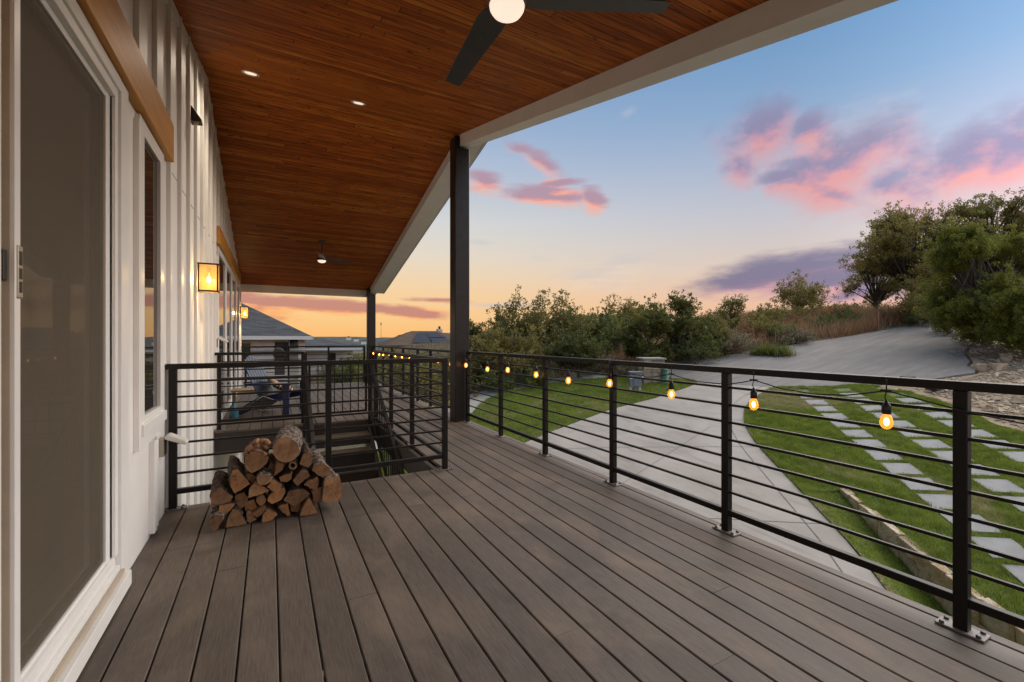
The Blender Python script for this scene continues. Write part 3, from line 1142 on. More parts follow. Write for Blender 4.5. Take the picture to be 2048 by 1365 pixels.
def build_grass(DR):
    rng = np.random.default_rng(11)
    out = []

    def fill(poly, dens, dz, cut=None):
        P = np.array(poly)
        lo, hi = P.min(0), P.max(0)
        n = int(dens * np.prod(hi - lo))
        Q = rng.uniform(lo, hi, (n, 2))
        Q = Q[inpoly(Q, poly)]
        # thin with distance from the house
        D = Q[:, 0] * math.sin(TH) + Q[:, 1] * math.cos(TH)
        keep = rng.uniform(0, 1, len(Q)) < np.clip(13.0 / np.maximum(D, 1), .35, 1)
        Q = Q[keep]
        if cut is not None:
            Q = Q[~cut(Q)]
        D = Q[:, 0] * math.sin(TH) + Q[:, 1] * math.cos(TH)
        Z = PA + PB * Q[:, 0] + PC * Q[:, 1] + dz
        tuft = .5 + .5 * np.sin(Q[:, 0] * 7.3 + 2 * np.sin(Q[:, 1] * 5.1)) * np.sin(Q[:, 1] * 6.7 + 1.5 * np.sin(Q[:, 0] * 4.3))
        V = blades(Q, Z - .005, .03, .065, .009, rng)
        V = V.reshape(-1, 3, 3)
        V[:, 2, 2] += (tuft * .06).astype(np.float32)
        V[:, :2, :2] = V[:, :2, :2] + (V[:, :2, :2] - V[:, :2, :2].mean(1, keepdims=True)) * np.clip(D / 9 - 1, 0, 2.2)[:, None, None]
        out.append(V.reshape(-1, 3))

    def paved(Q):
        bad = np.zeros(len(Q), bool)
        for c, s, p in paver_centres():
            d = Q - p
            u, v = d @ E1, d @ E2
            bad |= (np.abs(u) < PAV / 2 - .015) & (np.abs(v) < PAV / 2 - .015)
        return bad
    fill(POLY['lawn_left'], 2200, .02)
    fill(POLY['lawn_right'], 4200, .02, paved)
    # the dipped strip beside the driveway
    for i in range(len(DR) - 1):
        n = 1800
        t = rng.uniform(0, 1, n)
        s = rng.uniform(0, 1, n)
        d = np.array(DR[i])[None] * (1 - s)[:, None] + np.array(DR[i + 1])[None] * s[:, None]
        w = np.array(WALLTOP[i])[None] * (1 - s)[:, None] + np.array(WALLTOP[i + 1])[None] * s[:, None]
        h = WALLH[i] * (1 - s) + WALLH[i + 1] * s
        Q = d + (w - d) * t[:, None]
        tt = np.clip(t * 1.15, 0, 1)
        Z = PA + PB * Q[:, 0] + PC * Q[:, 1] + .02 - (h + .02) * tt * tt * (3 - 2 * tt)
        out.append(blades(Q, Z - .005, .03, .08, .010, rng))
    tag(np_obj('grass', np.concatenate(out), 3, M['blade']), 'short green lawn grass either side of the concrete driveway', 'grass', kind='stuff')

    # tall reddish dry grass on the slope beyond the road
    Q = rng.uniform((15, 13), (52, 30), (90000, 2))
    edge = [(16, 18.3), (17.8, 17.6), (18.9, 17.2), (20.9, 16.3), (23.3, 15.6), (26.5, 14.7), (29.8, 13.7), (33.9, 12.9), (36.3, 12.1), (46, 14.2), (52, 17), (52, 30), (16, 24)]
    Q = Q[inpoly(Q, edge)]
    pn = np.sin(Q[:, 0] * .9 + 1.3 * np.sin(Q[:, 1] * .8)) + np.sin(Q[:, 1] * 1.3 + Q[:, 0] * .4)
    Q = Q[pn > -1.1 + rng.normal(0, .4, len(Q))]
    Z = np.array([ground_z(x, y) for x, y in Q])
    r = np.abs(Q[:, 0] * .28 + Q[:, 1] - 22)  # taller away from the road edge
    V = blades(Q, Z - .02, .45, 1.15, .04, rng, .5)
    tag(np_obj('dry_grass', V, 3, M['dry_blade']), 'tall reddish dry grass on the slope above the road', 'dry grass', kind='stuff')
    # low dull weeds along verges and under the trees left of the road
    Q = rng.uniform((2, 15), (26, 44), (60000, 2))
    verge = [(2, 18), (5.5, 19.4), (8.4, 19.8), (10.2, 19.9), (12.5, 19.4), (14, 18.9), (15.6, 18.2), (18, 17.5), (26, 15), (26, 40), (2, 44)]
    Q = Q[inpoly(Q, verge)]
    Z = np.array([ground_z(x, y) for x, y in Q])
    V = blades(Q, Z - .02, .12, .5, .03, rng, .7)
    tag(np_obj('weeds', V, 3, M['shrub_grey']), 'low dull weeds and dead grass under the trees past the sidewalk', 'weeds', kind='stuff')


def stones_mesh(Q, Z, size, rng):
    """low, jagged octahedral stones as triangles"""
    n = len(Q)
    base = np.array([(1, 0, 0), (0, 1, 0), (-1, 0, 0), (0, -1, 0), (0, 0, .6), (0, 0, -.4)])
    tri = [(0, 1, 4), (1, 2, 4), (2, 3, 4), (3, 0, 4), (1, 0, 5), (2, 1, 5), (3, 2, 5), (0, 3, 5)]
    B = base[None] * size[:, None, None] * rng.uniform(.6, 1.3, (n, 6, 3))
    a = rng.uniform(0, 6.28, n)
    c, s = np.cos(a), np.sin(a)
    X = B[:, :, 0] * c[:, None] - B[:, :, 1] * s[:, None]
    Y = B[:, :, 0] * s[:, None] + B[:, :, 1] * c[:, None]
    V = np.stack([X + Q[:, 0, None], Y + Q[:, 1, None], B[:, :, 2] + Z[:, None]], 2)
    return V[:, np.array(tri).ravel()].reshape(-1, 3)


def build_rubble():
    rng = np.random.default_rng(3)
    poly = [(17.0, -1.5), (16.7, 2.0), (17.0, 3.4), (17.5, 4.3), (18.4, 5.0), (19.2, 5.9), (19.8, 7.0), (21.2, 6.9), (22.4, 6.3), (23.7, 6.0), (25.2, 6.5), (27, 7.2), (30, 7), (30, -1.5)]
    Q = rng.uniform((16, -1.5), (30, 8), (16000, 2))
    Q = Q[inpoly(Q, poly)]
    size = np.exp(rng.normal(math.log(.045), .55, len(Q)))
    Z = PA + PB * Q[:, 0] + PC * Q[:, 1] - .02
    tag(np_obj('rubble', stones_mesh(Q, Z, size, rng), 3, M['rubble']), 'loose broken limestone covering the slope right of the pavers', 'rubble', kind='stuff')


build_ground()
DR = build_paving()
build_grass(DR)
build_rubble()


# ------------------------------------------------------------------ deck
HX0, HX1, HY0, HY1 = WX, 1.405, 4.10, 7.20       # stair opening
DX1 = 2.70


def build_deck():
    rng = random.Random(4)
    mb = MB()
    W, G = .1376, .0069
    x0 = -.545 - .1445
    k = 0
    while True:
        a, b = x0 + .1445 * k + G / 2, x0 + .1445 * k + .1445 - G / 2
        k += 1
        if a > DX1 - .02:
            break
        a, b = max(a, WX + .004), min(b, DX1)
        if b - a < .02:
            continue
        runs = [(-1.6, 13.5)]
        if a < HX1 - .02:
            runs = [(-1.6, HY0), (HY1, 13.5)]
        for (r0, r1) in runs:
            y = r0
            first = True
            while y < r1 - .01:
                ln = rng.choice((4.88, rng.uniform(2.2, 4.8))) if first else 4.88
                first = False
                e = min(y + ln, r1)
                if r1 - e < .5:
                    e = r1
                z = rng.uniform(-.0008, .0008)
                c = .004
                # board with eased top edges
                prof = [(a, -.025), (b, -.025), (b, -c), (b - c, 0), (a + c, 0), (a, -c)]
                mb.prism([(px, y + .001, pz + z) for px, pz in prof], (0, e - y - .002, 0))
                y = e
    dk = mb.build('deck', M['deck'])
    tag(dk, kind='structure')
    j = MB()
    # rim and fascia boards, dark framing below
    j.box(HX1 + .003, HX1 + .045, HY0 - .04, HY1, -.30, -.027)
    j.box(WX + .01, HX1, HY0 - .045, HY0 - .004, -.30, -.027)
    j.box(WX + .01, HX1, HY1 + .004, HY1 + .045, -.32, -.027)
    j.box(DX1 - .05, DX1 - .008, -1.6, 13.5, -.30, -.027)
    j.box(WX + .01, DX1 - .06, 13.44, 13.49, -.30, -.027)
    y = -1.5
    while y < 13.4:
        if not (HY0 - .1 < y < HY1 + .1):
            j.box(WX + .012, DX1 - .052, y, y + .04, -.26, -.028)
        else:
            j.box(HX1 + .05, DX1 - .052, y, y + .04, -.26, -.028)
        y += .41
    j.build('rim_joist', M['joist'], dk)
    p = MB()
    for y in (-1.0, 3.3, 6.4, 10.2, 13.2):
        p.box(2.45, 2.63, y, y + .18, PL(2.5, y) - .3, -.262)
    p.build('support_post', M['column'], dk)
    return dk


build_deck()


# ------------------------------------------------------------------ house
def build_house():
    H = thing('house', 'white board and batten house with a wood-lined porch roof on dark columns', 'house', (WX, 6.35, -3.4))
    # wall as a gable-shaped slab with openings for door and window left solid behind them
    mb = MB()
    d0, d1, dz0, dz1 = .62, 2.815, .186, 2.474
    near = [(-1.6, -3.9), (d0, -3.9), (d0, ceil_z(d0)), (-.75, ceil_z(-.75)), (-1.6, ceil_z(-.75) - .2)]
    low = [(d0, -3.9), (d1, -3.9), (d1, dz0), (d0, dz0)]
    high = [(d0, dz1), (d1, dz1), (d1, ceil_z(d1)), (d0, ceil_z(d0))]
    far = [(d1, -3.9), (13.45, -3.9), (13.45, ceil_z(13.45)), (RIDGE_Y, RIDGE_Z), (d1, ceil_z(d1))]
    for pf in (near, low, high, far):
        mb.prism([(WX, y, z) for y, z in pf], (-.16, 0, 0))
    bw = .022
    yb = 4.56 - .45 * 13
    while yb < 13.3:
        top = ceil_z(yb) if yb > -.75 else 2.3
        segs = [(-3.6, top - .005)]
        if 1.5 < yb < 2.99:
            segs = [(2.86, top - .005)]
        elif 3.0 < yb < 3.3:
            segs = [(.03, .66), (2.83, top - .005)] if yb > 3.15 and False else [(.62, 2.50), (2.83, top - .005)]
        elif 3.3 <= yb < 3.86:
            segs = [(.03, .64), (2.83, top - .005)]
        elif 3.86 <= yb < 4.08:
            segs = [(.03, 2.53), (2.83, top - .005)]
        elif yb < 4.08:
            segs = [(.03, top - .005)]
        elif HY1 < yb < 7.5:
            segs = [(.03, top - .005)]
        elif 7.5 <= yb < 12.72:
            segs = [(2.86, top - .005)]
        elif yb >= 12.72:
            segs = [(.03, top - .005)]
        for z0, z1 in segs:
            mb.prism([(WX, yb - bw, z0), (WX, yb + bw, z0), (WX, yb + bw, z1 + (0 if yb < RIDGE_Y else -.012)), (WX, yb - bw, z1 - (.012 if yb < RIDGE_Y else 0))], (.027, 0, 0))
        yb += .45
    # frieze along the ceiling, siding joint, corner board
    for (ya, yc) in ((-.7, RIDGE_Y), (RIDGE_Y, 13.44)):
        mb.prism([(WX, ya, ceil_z(ya) - .10), (WX, yc, ceil_z(yc) - .10), (WX, yc, ceil_z(yc) - .002), (WX, ya, ceil_z(ya) - .002)], (.014, 0, 0))
    mb.box(WX, WX + .022, 13.30, 13.452, -3.6, ceil_z(13.4) - .1)
    mb.box(WX, WX + .03, 3.55, 3.62, .02, .60)
    mb.build('wall', M['white'], H, bevel=.002)
    j = MB()
    for k in range(30):
        ya = 4.10 + .45 * k + .025 - .005
        if ya + .38 < 7.3:
            j.box(WX, WX + .0015, ya, ya + .39, 2.545, 2.550)
    j.build('siding_joint', M['joint'], H)
    # ceiling: two sloping panels of narrow boards, thickness into the roof
    X0, X1 = WX - .1, 2.56
    for (ya, yc) in ((Y_NEAR, RIDGE_Y), (RIDGE_Y, Y_FAR)):
        c = MB()
        c.add([(X0, ya, ceil_z(ya)), (X1, ya, ceil_z(ya)), (X1, yc, ceil_z(yc)), (X0, yc, ceil_z(yc)),
               (X0, ya, ceil_z(ya) + .02), (X1, ya, ceil_z(ya) + .02), (X1, yc, ceil_z(yc) + .02), (X0, yc, ceil_z(yc) + .02)],
              [(0, 3, 2, 1), (4, 5, 6, 7), (0, 1, 5, 4), (1, 2, 6, 5), (2, 3, 7, 6), (3, 0, 4, 7)])
        c.build('ceiling', M['ceiling'], H)
    # roof above
    r = MB()
    for (ya, yc) in ((Y_NEAR - .3, RIDGE_Y), (RIDGE_Y, Y_FAR + .3)):
        zs = [(ceil_z(ya) + .06), (ceil_z(yc) + .06)]
        for xa, xb in ((-9.0, 3.06),):
            r.add([(xa, ya, zs[0]), (xb, ya, zs[0]), (xb, yc, zs[1]), (xa, yc, zs[1]), (xa, ya, zs[0] + .2), (xb, ya, zs[0] + .2), (xb, yc, zs[1] + .2), (xa, yc, zs[1] + .2)],
                  [(0, 3, 2, 1), (4, 5, 6, 7), (0, 1, 5, 4), (1, 2, 6, 5), (2, 3, 7, 6), (3, 0, 4, 7)])
    r.build('roof', M['shingle_grey'], H)
    # raking beam and its soffit along the open side
    def rake(mb, xa, xb, dz0, dz1):
        for (ya, yc) in ((Y_NEAR - .3, RIDGE_Y), (RIDGE_Y, Y_FAR + .12)):
            za, zc = ceil_z(ya), ceil_z(yc)
            mb.add([(xa, ya, za + dz0), (xb, ya, za + dz0), (xb, yc, zc + dz0), (xa, yc, zc + dz0), (xa, ya, za + dz1), (xb, ya, za + dz1), (xb, yc, zc + dz1), (xa, yc, zc + dz1)],
                   [(0, 3, 2, 1), (4, 5, 6, 7), (0, 1, 5, 4), (1, 2, 6, 5), (2, 3, 7, 6), (3, 0, 4, 7)])
    b = MB()
    rake(b, 2.53, 2.70, -.165, .05)
    b.build('rake_beam', M['trim'], H)
    b = MB()
    rake(b, 2.702, 2.76, -.070, .05)
    rake(b, 2.762, 2.98, .006, .05)
    rake(b, 2.982, 3.005, -.008, .055)
    b.build('rake_soffit', M['trim'], H)
    for (ya, nm) in ((Y_FAR - .10, 'eave_beam'), (Y_NEAR + .02, 'eave_beam')):
        b = MB()
        zt = ceil_z(ya) - .004
        b.box(WX + .002, 2.528, ya, ya + .14, zt - .19, zt)
        b.build(nm, M['trim'], H)
    for y in (6.28, 13.08):
        c = MB()
        w = .23 if y < 10 else .20
        zt = min(ceil_z(y), ceil_z(y + w)) - .003
        zn = min(ceil_z(y), ceil_z(y + w)) - .172
        xr = 2.685 if y < 10 else 2.67
        c.prism([(2.45, y, -.02), (xr, y, -.02), (xr, y, zn), (2.527, y, zn), (2.527, y, zt), (2.45, y, zt)], (0, w, 0))
        c.build('column', M['column'], H, bevel=.012, seg=3)
    # cedar lintels over the openings
    for ya, yb_, z0, z1 in ((.6, 4.05, 2.545, 2.815), (7.45, 12.72, 2.60, 2.845)):
        l = MB()
        l.box(WX, WX + .052, ya, yb_, z0, z1)
        l.build('lintel', M['lintel'], H, bevel=.004)
    # near sliding door with its screen
    f = MB()
    f.box(WX, WX + .024, 2.862, 2.985, .02, 2.535)          # right casing
    f.box(WX - .03, WX + .012, 2.815, 2.860, .19, 2.50)     # jamb
    f.box(WX, WX + .024, .6, 2.860, 2.475, 2.538)           # head
    f.box(WX - .03, WX + .014, 1.0, 2.814, 2.425, 2.473)
    f.box(WX - .03, WX + .055, .6, 2.90, .012, .085)        # sill nose
    f.box(WX - .03, WX + .020, .6, 2.860, .087, .135)
    f.box(WX - .03, WX + .004, .6, 2.814, .137, .185)
    d = f.build('sliding_door', M['vinyl'], H, bevel=.003)
    t = MB()
    t.box(WX + .021, WX + .036, .6, 2.862, .0865, .112)
    t.build('sill_track', M['tan_vinyl'], d, bevel=.002)
    s = MB()
    s.box(WX - .025, WX - .008, 2.752, 2.813, .187, 2.423)   # stiles and rails of the screen panel
    s.box(WX - .025, WX - .004, 1.885, 1.925, .187, 2.423)
    s.box(WX - .025, WX - .010, 1.926, 2.751, .187, .205)
    s.box(WX - .025, WX - .010, 1.926, 2.751, 2.395, 2.423)
    s.build('screen_frame', M['vinyl'], d, bevel=.002)
    s = MB()
    s.box(WX - .0190, WX - .0175, 1.926, 2.752, .206, 2.394)
    s.build('screen_mesh', M['screen'], d)
    s = MB()
    s.box(WX - .055, WX - .045, 1.0, 2.81, .19, 2.42)
    s.build('pane', M['pane'], d)
    s = MB()
    s.box(WX - .025, WX + .002, 1.846, 1.882, .187, 2.423)
    s.box(WX - .025, WX - .018, 1.60, 1.844, .187, 2.423)
    s.build('meeting_stile', M['tan_vinyl'], d, bevel=.002)
    s = MB()
    s.box(WX - .0175, WX - .004, 1.795, 1.812, .187, 2.423)
    s.box(WX - .0175, WX + .010, 1.848, 1.860, .19, 2.42)
    s.build('cover_strip', M['vinyl'], d)
    s = MB()
    s.box(WX - .004, WX + .003, 1.890, 1.922, 1.375, 1.535)
    hd = s.build('handle', M['silver'], d, bevel=.003)
    s = MB()
    for za, zb in ((1.475, 1.518), (1.433, 1.466), (1.392, 1.426)):
        s.box(WX + .0031, WX + .0045, 1.898, 1.914, za, zb)
    s.build('finger_slot', M['black'], hd, bevel=.001)
    s = MB()
    s.box(WX - .017, WX - .001, 1.815, 1.838, 1.42, 1.51)
    s.build('latch', M['black'], d, bevel=.003)
    # tall window
    f = MB()
    f.box(WX, WX + .024, 3.22, 3.325, .66, 2.53)
    f.box(WX, WX + .024, 3.765, 3.875, .66, 2.53)
    f.box(WX, WX + .0235, 3.327, 3.763, 2.445, 2.53)
    f.box(WX, WX + .040, 3.24, 3.87, .695, .76)
    f.box(WX, WX + .0235, 3.327, 3.763, .762, .80)
    f.box(WX, WX + .0225, 3.26, 3.84, .62, .693)
    w = f.build('window', M['vinyl'], H, bevel=.003)
    s = MB()
    s.box(WX - .004, WX + .004, 3.327, 3.763, .802, 2.443)
    s.build('pane', M['pane'], w)
    # far glazed doors under the second lintel
    f = MB()
    f.box(WX, WX + .025, 7.60, 12.60, 2.49, 2.585)
    f.box(WX, WX + .025, 7.60, 12.60, .01, .10)
    ys = [7.62, 8.85, 8.95, 10.15, 10.25, 11.40, 11.50, 12.55]
    for i in range(0, len(ys), 2):
        f.box(WX, WX + .022, ys[i] - .01, ys[i] + .09, .102, 2.488)
        f.box(WX, WX + .022, ys[i + 1] - .09, ys[i + 1] + .01, .102, 2.488)
    fd = f.build('patio_door', M['vinyl'], H, bevel=.003)
    for i in range(0, len(ys), 2):
        s = MB()
        s.box(WX - .004, WX + .006, ys[i] + .092, ys[i + 1] - .092, .102, 2.488)
        s.build('pane', M['far_pane'], fd)
    s = MB()
    s.box(WX + .022, WX + .05, 11.47, 11.50, 1.0, 1.2)
    s.build('door_handle', M['black'], fd, bevel=.003)
    return H


build_house()


# ------------------------------------------------------------------ railings
ZT = 1.070


def railing(label, p0, p1, posts, loc, ext=(0, 0), bars=7, plates=True, group='black steel railings round the deck'):
    """posts are distances along p0-p1"""
    t = thing('railing', label, 'railing', loc, group)
    p0, p1 = Vector((*p0, 0)), Vector((*p1, 0))
    d = (p1 - p0).normalized()
    L = (p1 - p0).length
    P = lambda s, z: p0 + d * s + Vector((0, 0, z))
    m = MB()
    m.bar(P(-ext[0], ZT - .02), P(L + ext[1], ZT - .02), .05, .04)
    m.build('top_rail', M['steel'], t, bevel=.004)
    m = MB()
    m.bar(P(0, .130), P(L, .130), .036, .038)
    m.build('bottom_rail', M['steel'], t, bevel=.003)
    for k in range(bars):
        z = .262 + (.938 - .262) * k / (bars - 1)
        m = MB()
        m.bar(P(0, z), P(L, z), .015, .015)
        m.build('rail_bar', M['steel'], t)
    side = Vector((-d.y, d.x, 0))
    for s in posts:
        m = MB()
        m.bar(P(s, .006), P(s, ZT - .040), .048, .048, up=tuple(side))
        po = m.build('post', M['steel'], t, bevel=.004)
        if plates:
            m = MB()
            c = P(s, .005)
            m.bar(c - d * .078, c + d * .078, .078, .009)
            pl_ = m.build('base_plate', M['steel_plate'], po, bevel=.002)
            if math.hypot(c.x, c.y) < 5.2:
                for a, b in ((-1, -1), (-1, 1), (1, -1), (1, 1)):
                    q = c + d * (a * .058) + side * (b * .026)
                    m = MB()
                    m.lathe([(.0001, .014), (.0085, .014), (.0095, .005), (.0095, 0)], (q.x, q.y, .004), 8)
                    m.build('bolt', M['bolt'], po)
    return t


RX = 2.612
railing('long black railing on the deck edge between the near column and the camera', (RX, -1.3), (RX, 6.20), [v + 1.3 for v in (-.35, .75, 1.87, 2.96, 4.04, 5.09, 6.18)], (RX, 2.4, 0))
railing('black railing on the deck edge between the two dark columns', (RX, 6.55), (RX, 13.05), [v - 6.55 for v in (6.60, 7.94, 8.76, 9.86, 10.9, 11.85, 13.0)], (RX, 9.8, 0))
railing('black railing across the deck behind the firewood pile', (-.625, 4.055), (1.475, 4.055), [0, 1.06, 2.10], (.42, 4.055, 0), ext=(.04, .024))
railing('black railing on the inner side of the walkway beside the stair opening', (1.475, 4.105), (1.475, 7.25), [1.07, 2.10, 3.13], (1.475, 5.6, 0))
railing('short black railing in front of the blue chair at the stair opening', (-.61, 7.255), (.43, 7.255), [0, 1.04], (-.1, 7.255, 0), ext=(.05, .024))
railing('black railing across the far end of the deck', (-.60, 13.36), (2.42, 13.36), [.05, 1.04, 2.04, 3.0], (.9, 13.36, 0), ext=(.05, 0))


# ------------------------------------------------------------------ stairs, stair rails and gate
def build_stairs():
    t = thing('staircase', 'dark wooden stairs going down through the opening in the deck', 'stairs', (.93, 6.0, -1.2))
    run, rise = .28, .182
    for sx in (.50, 1.335):
        m = MB()
        m.prism([(sx, 7.19, -.06), (sx, 7.19, -.40), (sx, 7.19 - run * 16, -.40 - rise * 16), (sx, 7.19 - run * 16, -.06 - rise * 16)], (.045, 0, 0))
        m.build('stringer', M['joist'], t)
    for k in range(1, 17):
        m = MB()
        z = -rise * k
        y = HY1 - run * k
        m.box(.548, 1.332, y - .015, y + .125, z - .025, z)
        m.box(.548, 1.332, y + .131, y + .272, z - .025, z)
        m.build('tread', M['deck'], t)
        if True:
            m = MB()
            m.box(.548, 1.332, y + .276, y + .294, z - (.02 if k != 2 else -.045), z + rise - .03)
            m.build('riser', M['joist'], t)
    # sloping rails with upright pickets
    for sx, lb in ((.452, 'black picket stair rail on the house side of the stairs'), (1.352 + .02, 'black picket stair rail on the walkway side of the stairs')):
        r = thing('stair_rail', lb, 'stair rail', (sx, 6.0, -.4), 'stair rails')
        sl = rise / run
        y0, y1 = 7.15, 3.4
        zt = lambda y: .93 - sl * (7.15 - y)
        m = MB()
        m.bar((sx, y0, zt(y0)), (sx, y1, zt(y1)), .04, .04)
        m.build('hand_rail', M['steel'], r, bevel=.003)
        m = MB()
        m.bar((sx, y0, zt(y0) - .80), (sx, y1, zt(y1) - .80), .034, .034)
        m.build('bottom_rail', M['steel'], r)
        y = y0 - .12
        while y > y1:
            m = MB()
            m.bar((sx, y, zt(y) - .80), (sx, y, zt(y)), .014, .014)
            m.build('picket', M['steel'], r)
            y -= .112
        m = MB()
        m.bar((sx, y0 + .01, -.30), (sx, y0 + .01, 1.05), .05, .05)
        m.build('post', M['steel'], r, bevel=.004)
    g = thing('gate', 'black picket gate closing the top of the stairs', 'gate', (.92, 7.22, .1))
    m = MB()
    gy = 7.225
    m.bar((.515, gy, .12), (.515, gy, .90), .03, .03)
    m.bar((1.325, gy, .12), (1.325, gy, .90), .03, .03)
    m.bar((.531, gy, .135), (1.309, gy, .135), .03, .03)
    m.bar((.531, gy, .885), (1.309, gy, .885), .03, .03)
    m.build('gate_frame', M['steel'], g)
    for k in range(1, 7):
        x = .515 + .81 * k / 7
        m = MB()
        m.bar((x, gy, .151), (x, gy, .869), .014, .014)
        m.build('picket', M['steel'], g)


build_stairs()


# ------------------------------------------------------------------ string lights
def build_string(label, ys, x, loc, ends):
    t = thing('string_lights', label, 'string lights', loc, 'warm string lights on the railing')
    rng = random.Random(int(ys[0] * 10))
    ya, yb = ends
    hang = []
    knots = [(x, ya, 1.02)]
    for y in ys:
        z = .862 + rng.uniform(-.015, .015)
        hang.append((y, z))
        knots.append((x - .004, y, z + .145))
    knots.append((x, yb, 1.03))
    pts = []
    for (a, b) in zip(knots[:-1], knots[1:]):
        L = abs(b[1] - a[1])
        for k in range(8):
            s = k / 8
            pts.append((a[0] + (b[0] - a[0]) * s, a[1] + (b[1] - a[1]) * s, a[2] + (b[2] - a[2]) * s - .07 * L * 4 * s * (1 - s) * rng.uniform(.85, 1.15)))
    pts.append(knots[-1])
    m = MB()
    m.tube(pts, .0034, 6)
    for y, z in hang:
        m.tube([(x - .004, y - .022, z + .145), (x - .004, y + .022, z + .145)], .0065, 8)
        m.tube([(x - .004, y, z + .145), (x - .004, y, z + .198)], .0028, 6)
    m.build('cord', M['black'], t)
    for y, z in hang:
        b = MB()
        xx = x - .004
        b.lathe([(.0001, .036), (.010, .0355), (.0155, .030), (.0235, .012), (.0265, -.004), (.0245, -.018), (.0175, -.030), (.008, -.036), (.0001, -.0375)], (xx, y, z), 18)
        bo = b.build('bulb', M['bulb_glass'], t)
        c = MB()
        c.lathe([(.0001, .016), (.0075, .012), (.0105, -.002), (.008, -.016), (.0001, -.022)], (xx, y, z), 10)
        c.build('filament', M['bulb_core'], bo)
        if y < 6.3:
            ld = bpy.data.lights.new('bulb_light', 'POINT')
            ld.energy = .55
            ld.color = (1.0, .50, .16)
            ld.shadow_soft_size = .009
            lo = bpy.data.objects.new('bulb_light', ld)
            COL.objects.link(lo)
            lo.parent = bo
            lo.location = Vector((xx, y, z)) - wloc(bo)
        c = MB()
        c.lathe([(.0001, .098), (.006, .097), (.008, .088), (.0165, .076), (.0185, .072), (.0185, .036), (.0160, .0345), (.0001, .0345)], (xx, y, z), 16)
        c.tube([(xx, y, z + .096), (xx - .006, y + .004, z + .115), (xx, y, z + .143)], .0028, 6)
        c.build('socket', M['black'], bo)


SX = 2.572
build_string('string of nine glowing amber bulbs along the near deck-edge railing', (.999, 1.657, 2.284, 2.954, 3.556, 4.158, 4.82, 5.403, 6.143), SX, (SX, 3.6, .86), (-1.2, 6.25))
build_string('string of small glowing bulbs along the railing between the two columns', (6.78, 7.4, 8.0, 8.6, 9.2, 9.8, 10.4, 11.0, 11.65, 12.13, 12.9), SX, (SX, 9.8, .86), (6.56, 13.05))


# ------------------------------------------------------------------ lamps on the wall and ceiling
def build_lantern(y, label, dz=0.0):
    x0, x1 = WX + .032, WX + .205
    z0, z1 = 1.735 + dz, 2.025 + dz
    ya, yb = y - .085, y + .085
    t = thing('wall_lantern', label, 'wall lantern', (WX, y, z0), 'square wall lanterns')
    m = MB()
    m.box(WX + .018, WX + .030, y - .06, y + .06, z1 - .165, z1 + .002)
    m.box(WX + .0305, WX + .05, y - .03, y + .03, z1 - .05, z1 - .02)
    m.build('back_plate', M['bronze'], t, bevel=.002)
    m = MB()
    e = .013
    for xx in (x0, x1 - e):
        for yy in (ya, yb - e):
            m.box(xx, xx + e, yy, yy + e, z0 + .016, z1 - .016)
    m.box(x0 - .004, x1 + .004, ya - .004, yb + .004, z1 - .016, z1)
    m.box(x0, x1, ya, ya + e, z0, z0 + .0155)
    m.box(x0, x1, yb - e, yb, z0, z0 + .0155)
    m.box(x0, x0 + e, ya + e, yb - e, z0, z0 + .0155)
    m.box(x1 - e, x1, ya + e, yb - e, z0, z0 + .0155)
    m.build('frame', M['bronze'], t)
    for bx in ((x0 + e, x1 - e, ya + .005, ya + .008), (x0 + e, x1 - e, yb - .008, yb - .005), (x1 - .008, x1 - .005, ya + e, yb - e), (x0 + .005, x0 + .008, ya + e, yb - e)):
        m = MB()
        m.box(bx[0], bx[1], bx[2], bx[3], z0 + .016, z1 - .0165)
        m.build('glass_panel', M['lantern_glass'], t)
    xm = (x0 + x1) / 2
    m = MB()
    m.lathe([(.0001, .043), (.012, .036), (.024, .008), (.021, -.012), (.010, -.024), (.0001, -.027)], (xm, y, z0 + .125), 14)
    b = m.build('bulb', M['lantern_core'], t)
    m = MB()
    m.lathe([(.0001, .125), (.014, .124), (.014, .044), (.0001, .044)], (xm, y, z0 + .13), 12)
    m.build('socket', M['bronze'], b)
    ld = bpy.data.lights.new('lantern_light', 'POINT')
    ld.energy = 34.0
    ld.color = (1.0, .70, .34)
    ld.shadow_soft_size = .035
    lo = bpy.data.objects.new('lantern_light', ld)
    COL.objects.link(lo)
    lo.parent = t
    lo.location = (xm - WX, -.03, .125)
    return t


build_lantern(5.52, 'lit bronze box lantern on the near white wall before the second timber lintel')
build_lantern(12.86, 'lit bronze box lantern at the far corner of the white wall', .03)


def build_wedge():
    y0, y1 = 5.05, 5.16
    t = thing('wedge_light', 'small dark wedge-shaped light high on the white wall', 'wall light', (WX, 5.18, 3.28))
    m = MB()
    m.prism([(WX + .018, y0, 3.285), (WX + .018, y0, 3.44), (WX + .105, y0, 3.315), (WX + .105, y0, 3.295)], (0, y1 - y0, 0))
    m.build('housing', M['bronze'], t, bevel=.003)
    m = MB()
    m.lathe([(.0001, 0), (.02, 0), (.022, .02)], (WX + .06, 5.09, 3.274), 12)
    m.build('lens', M['silver'], t)


build_wedge()


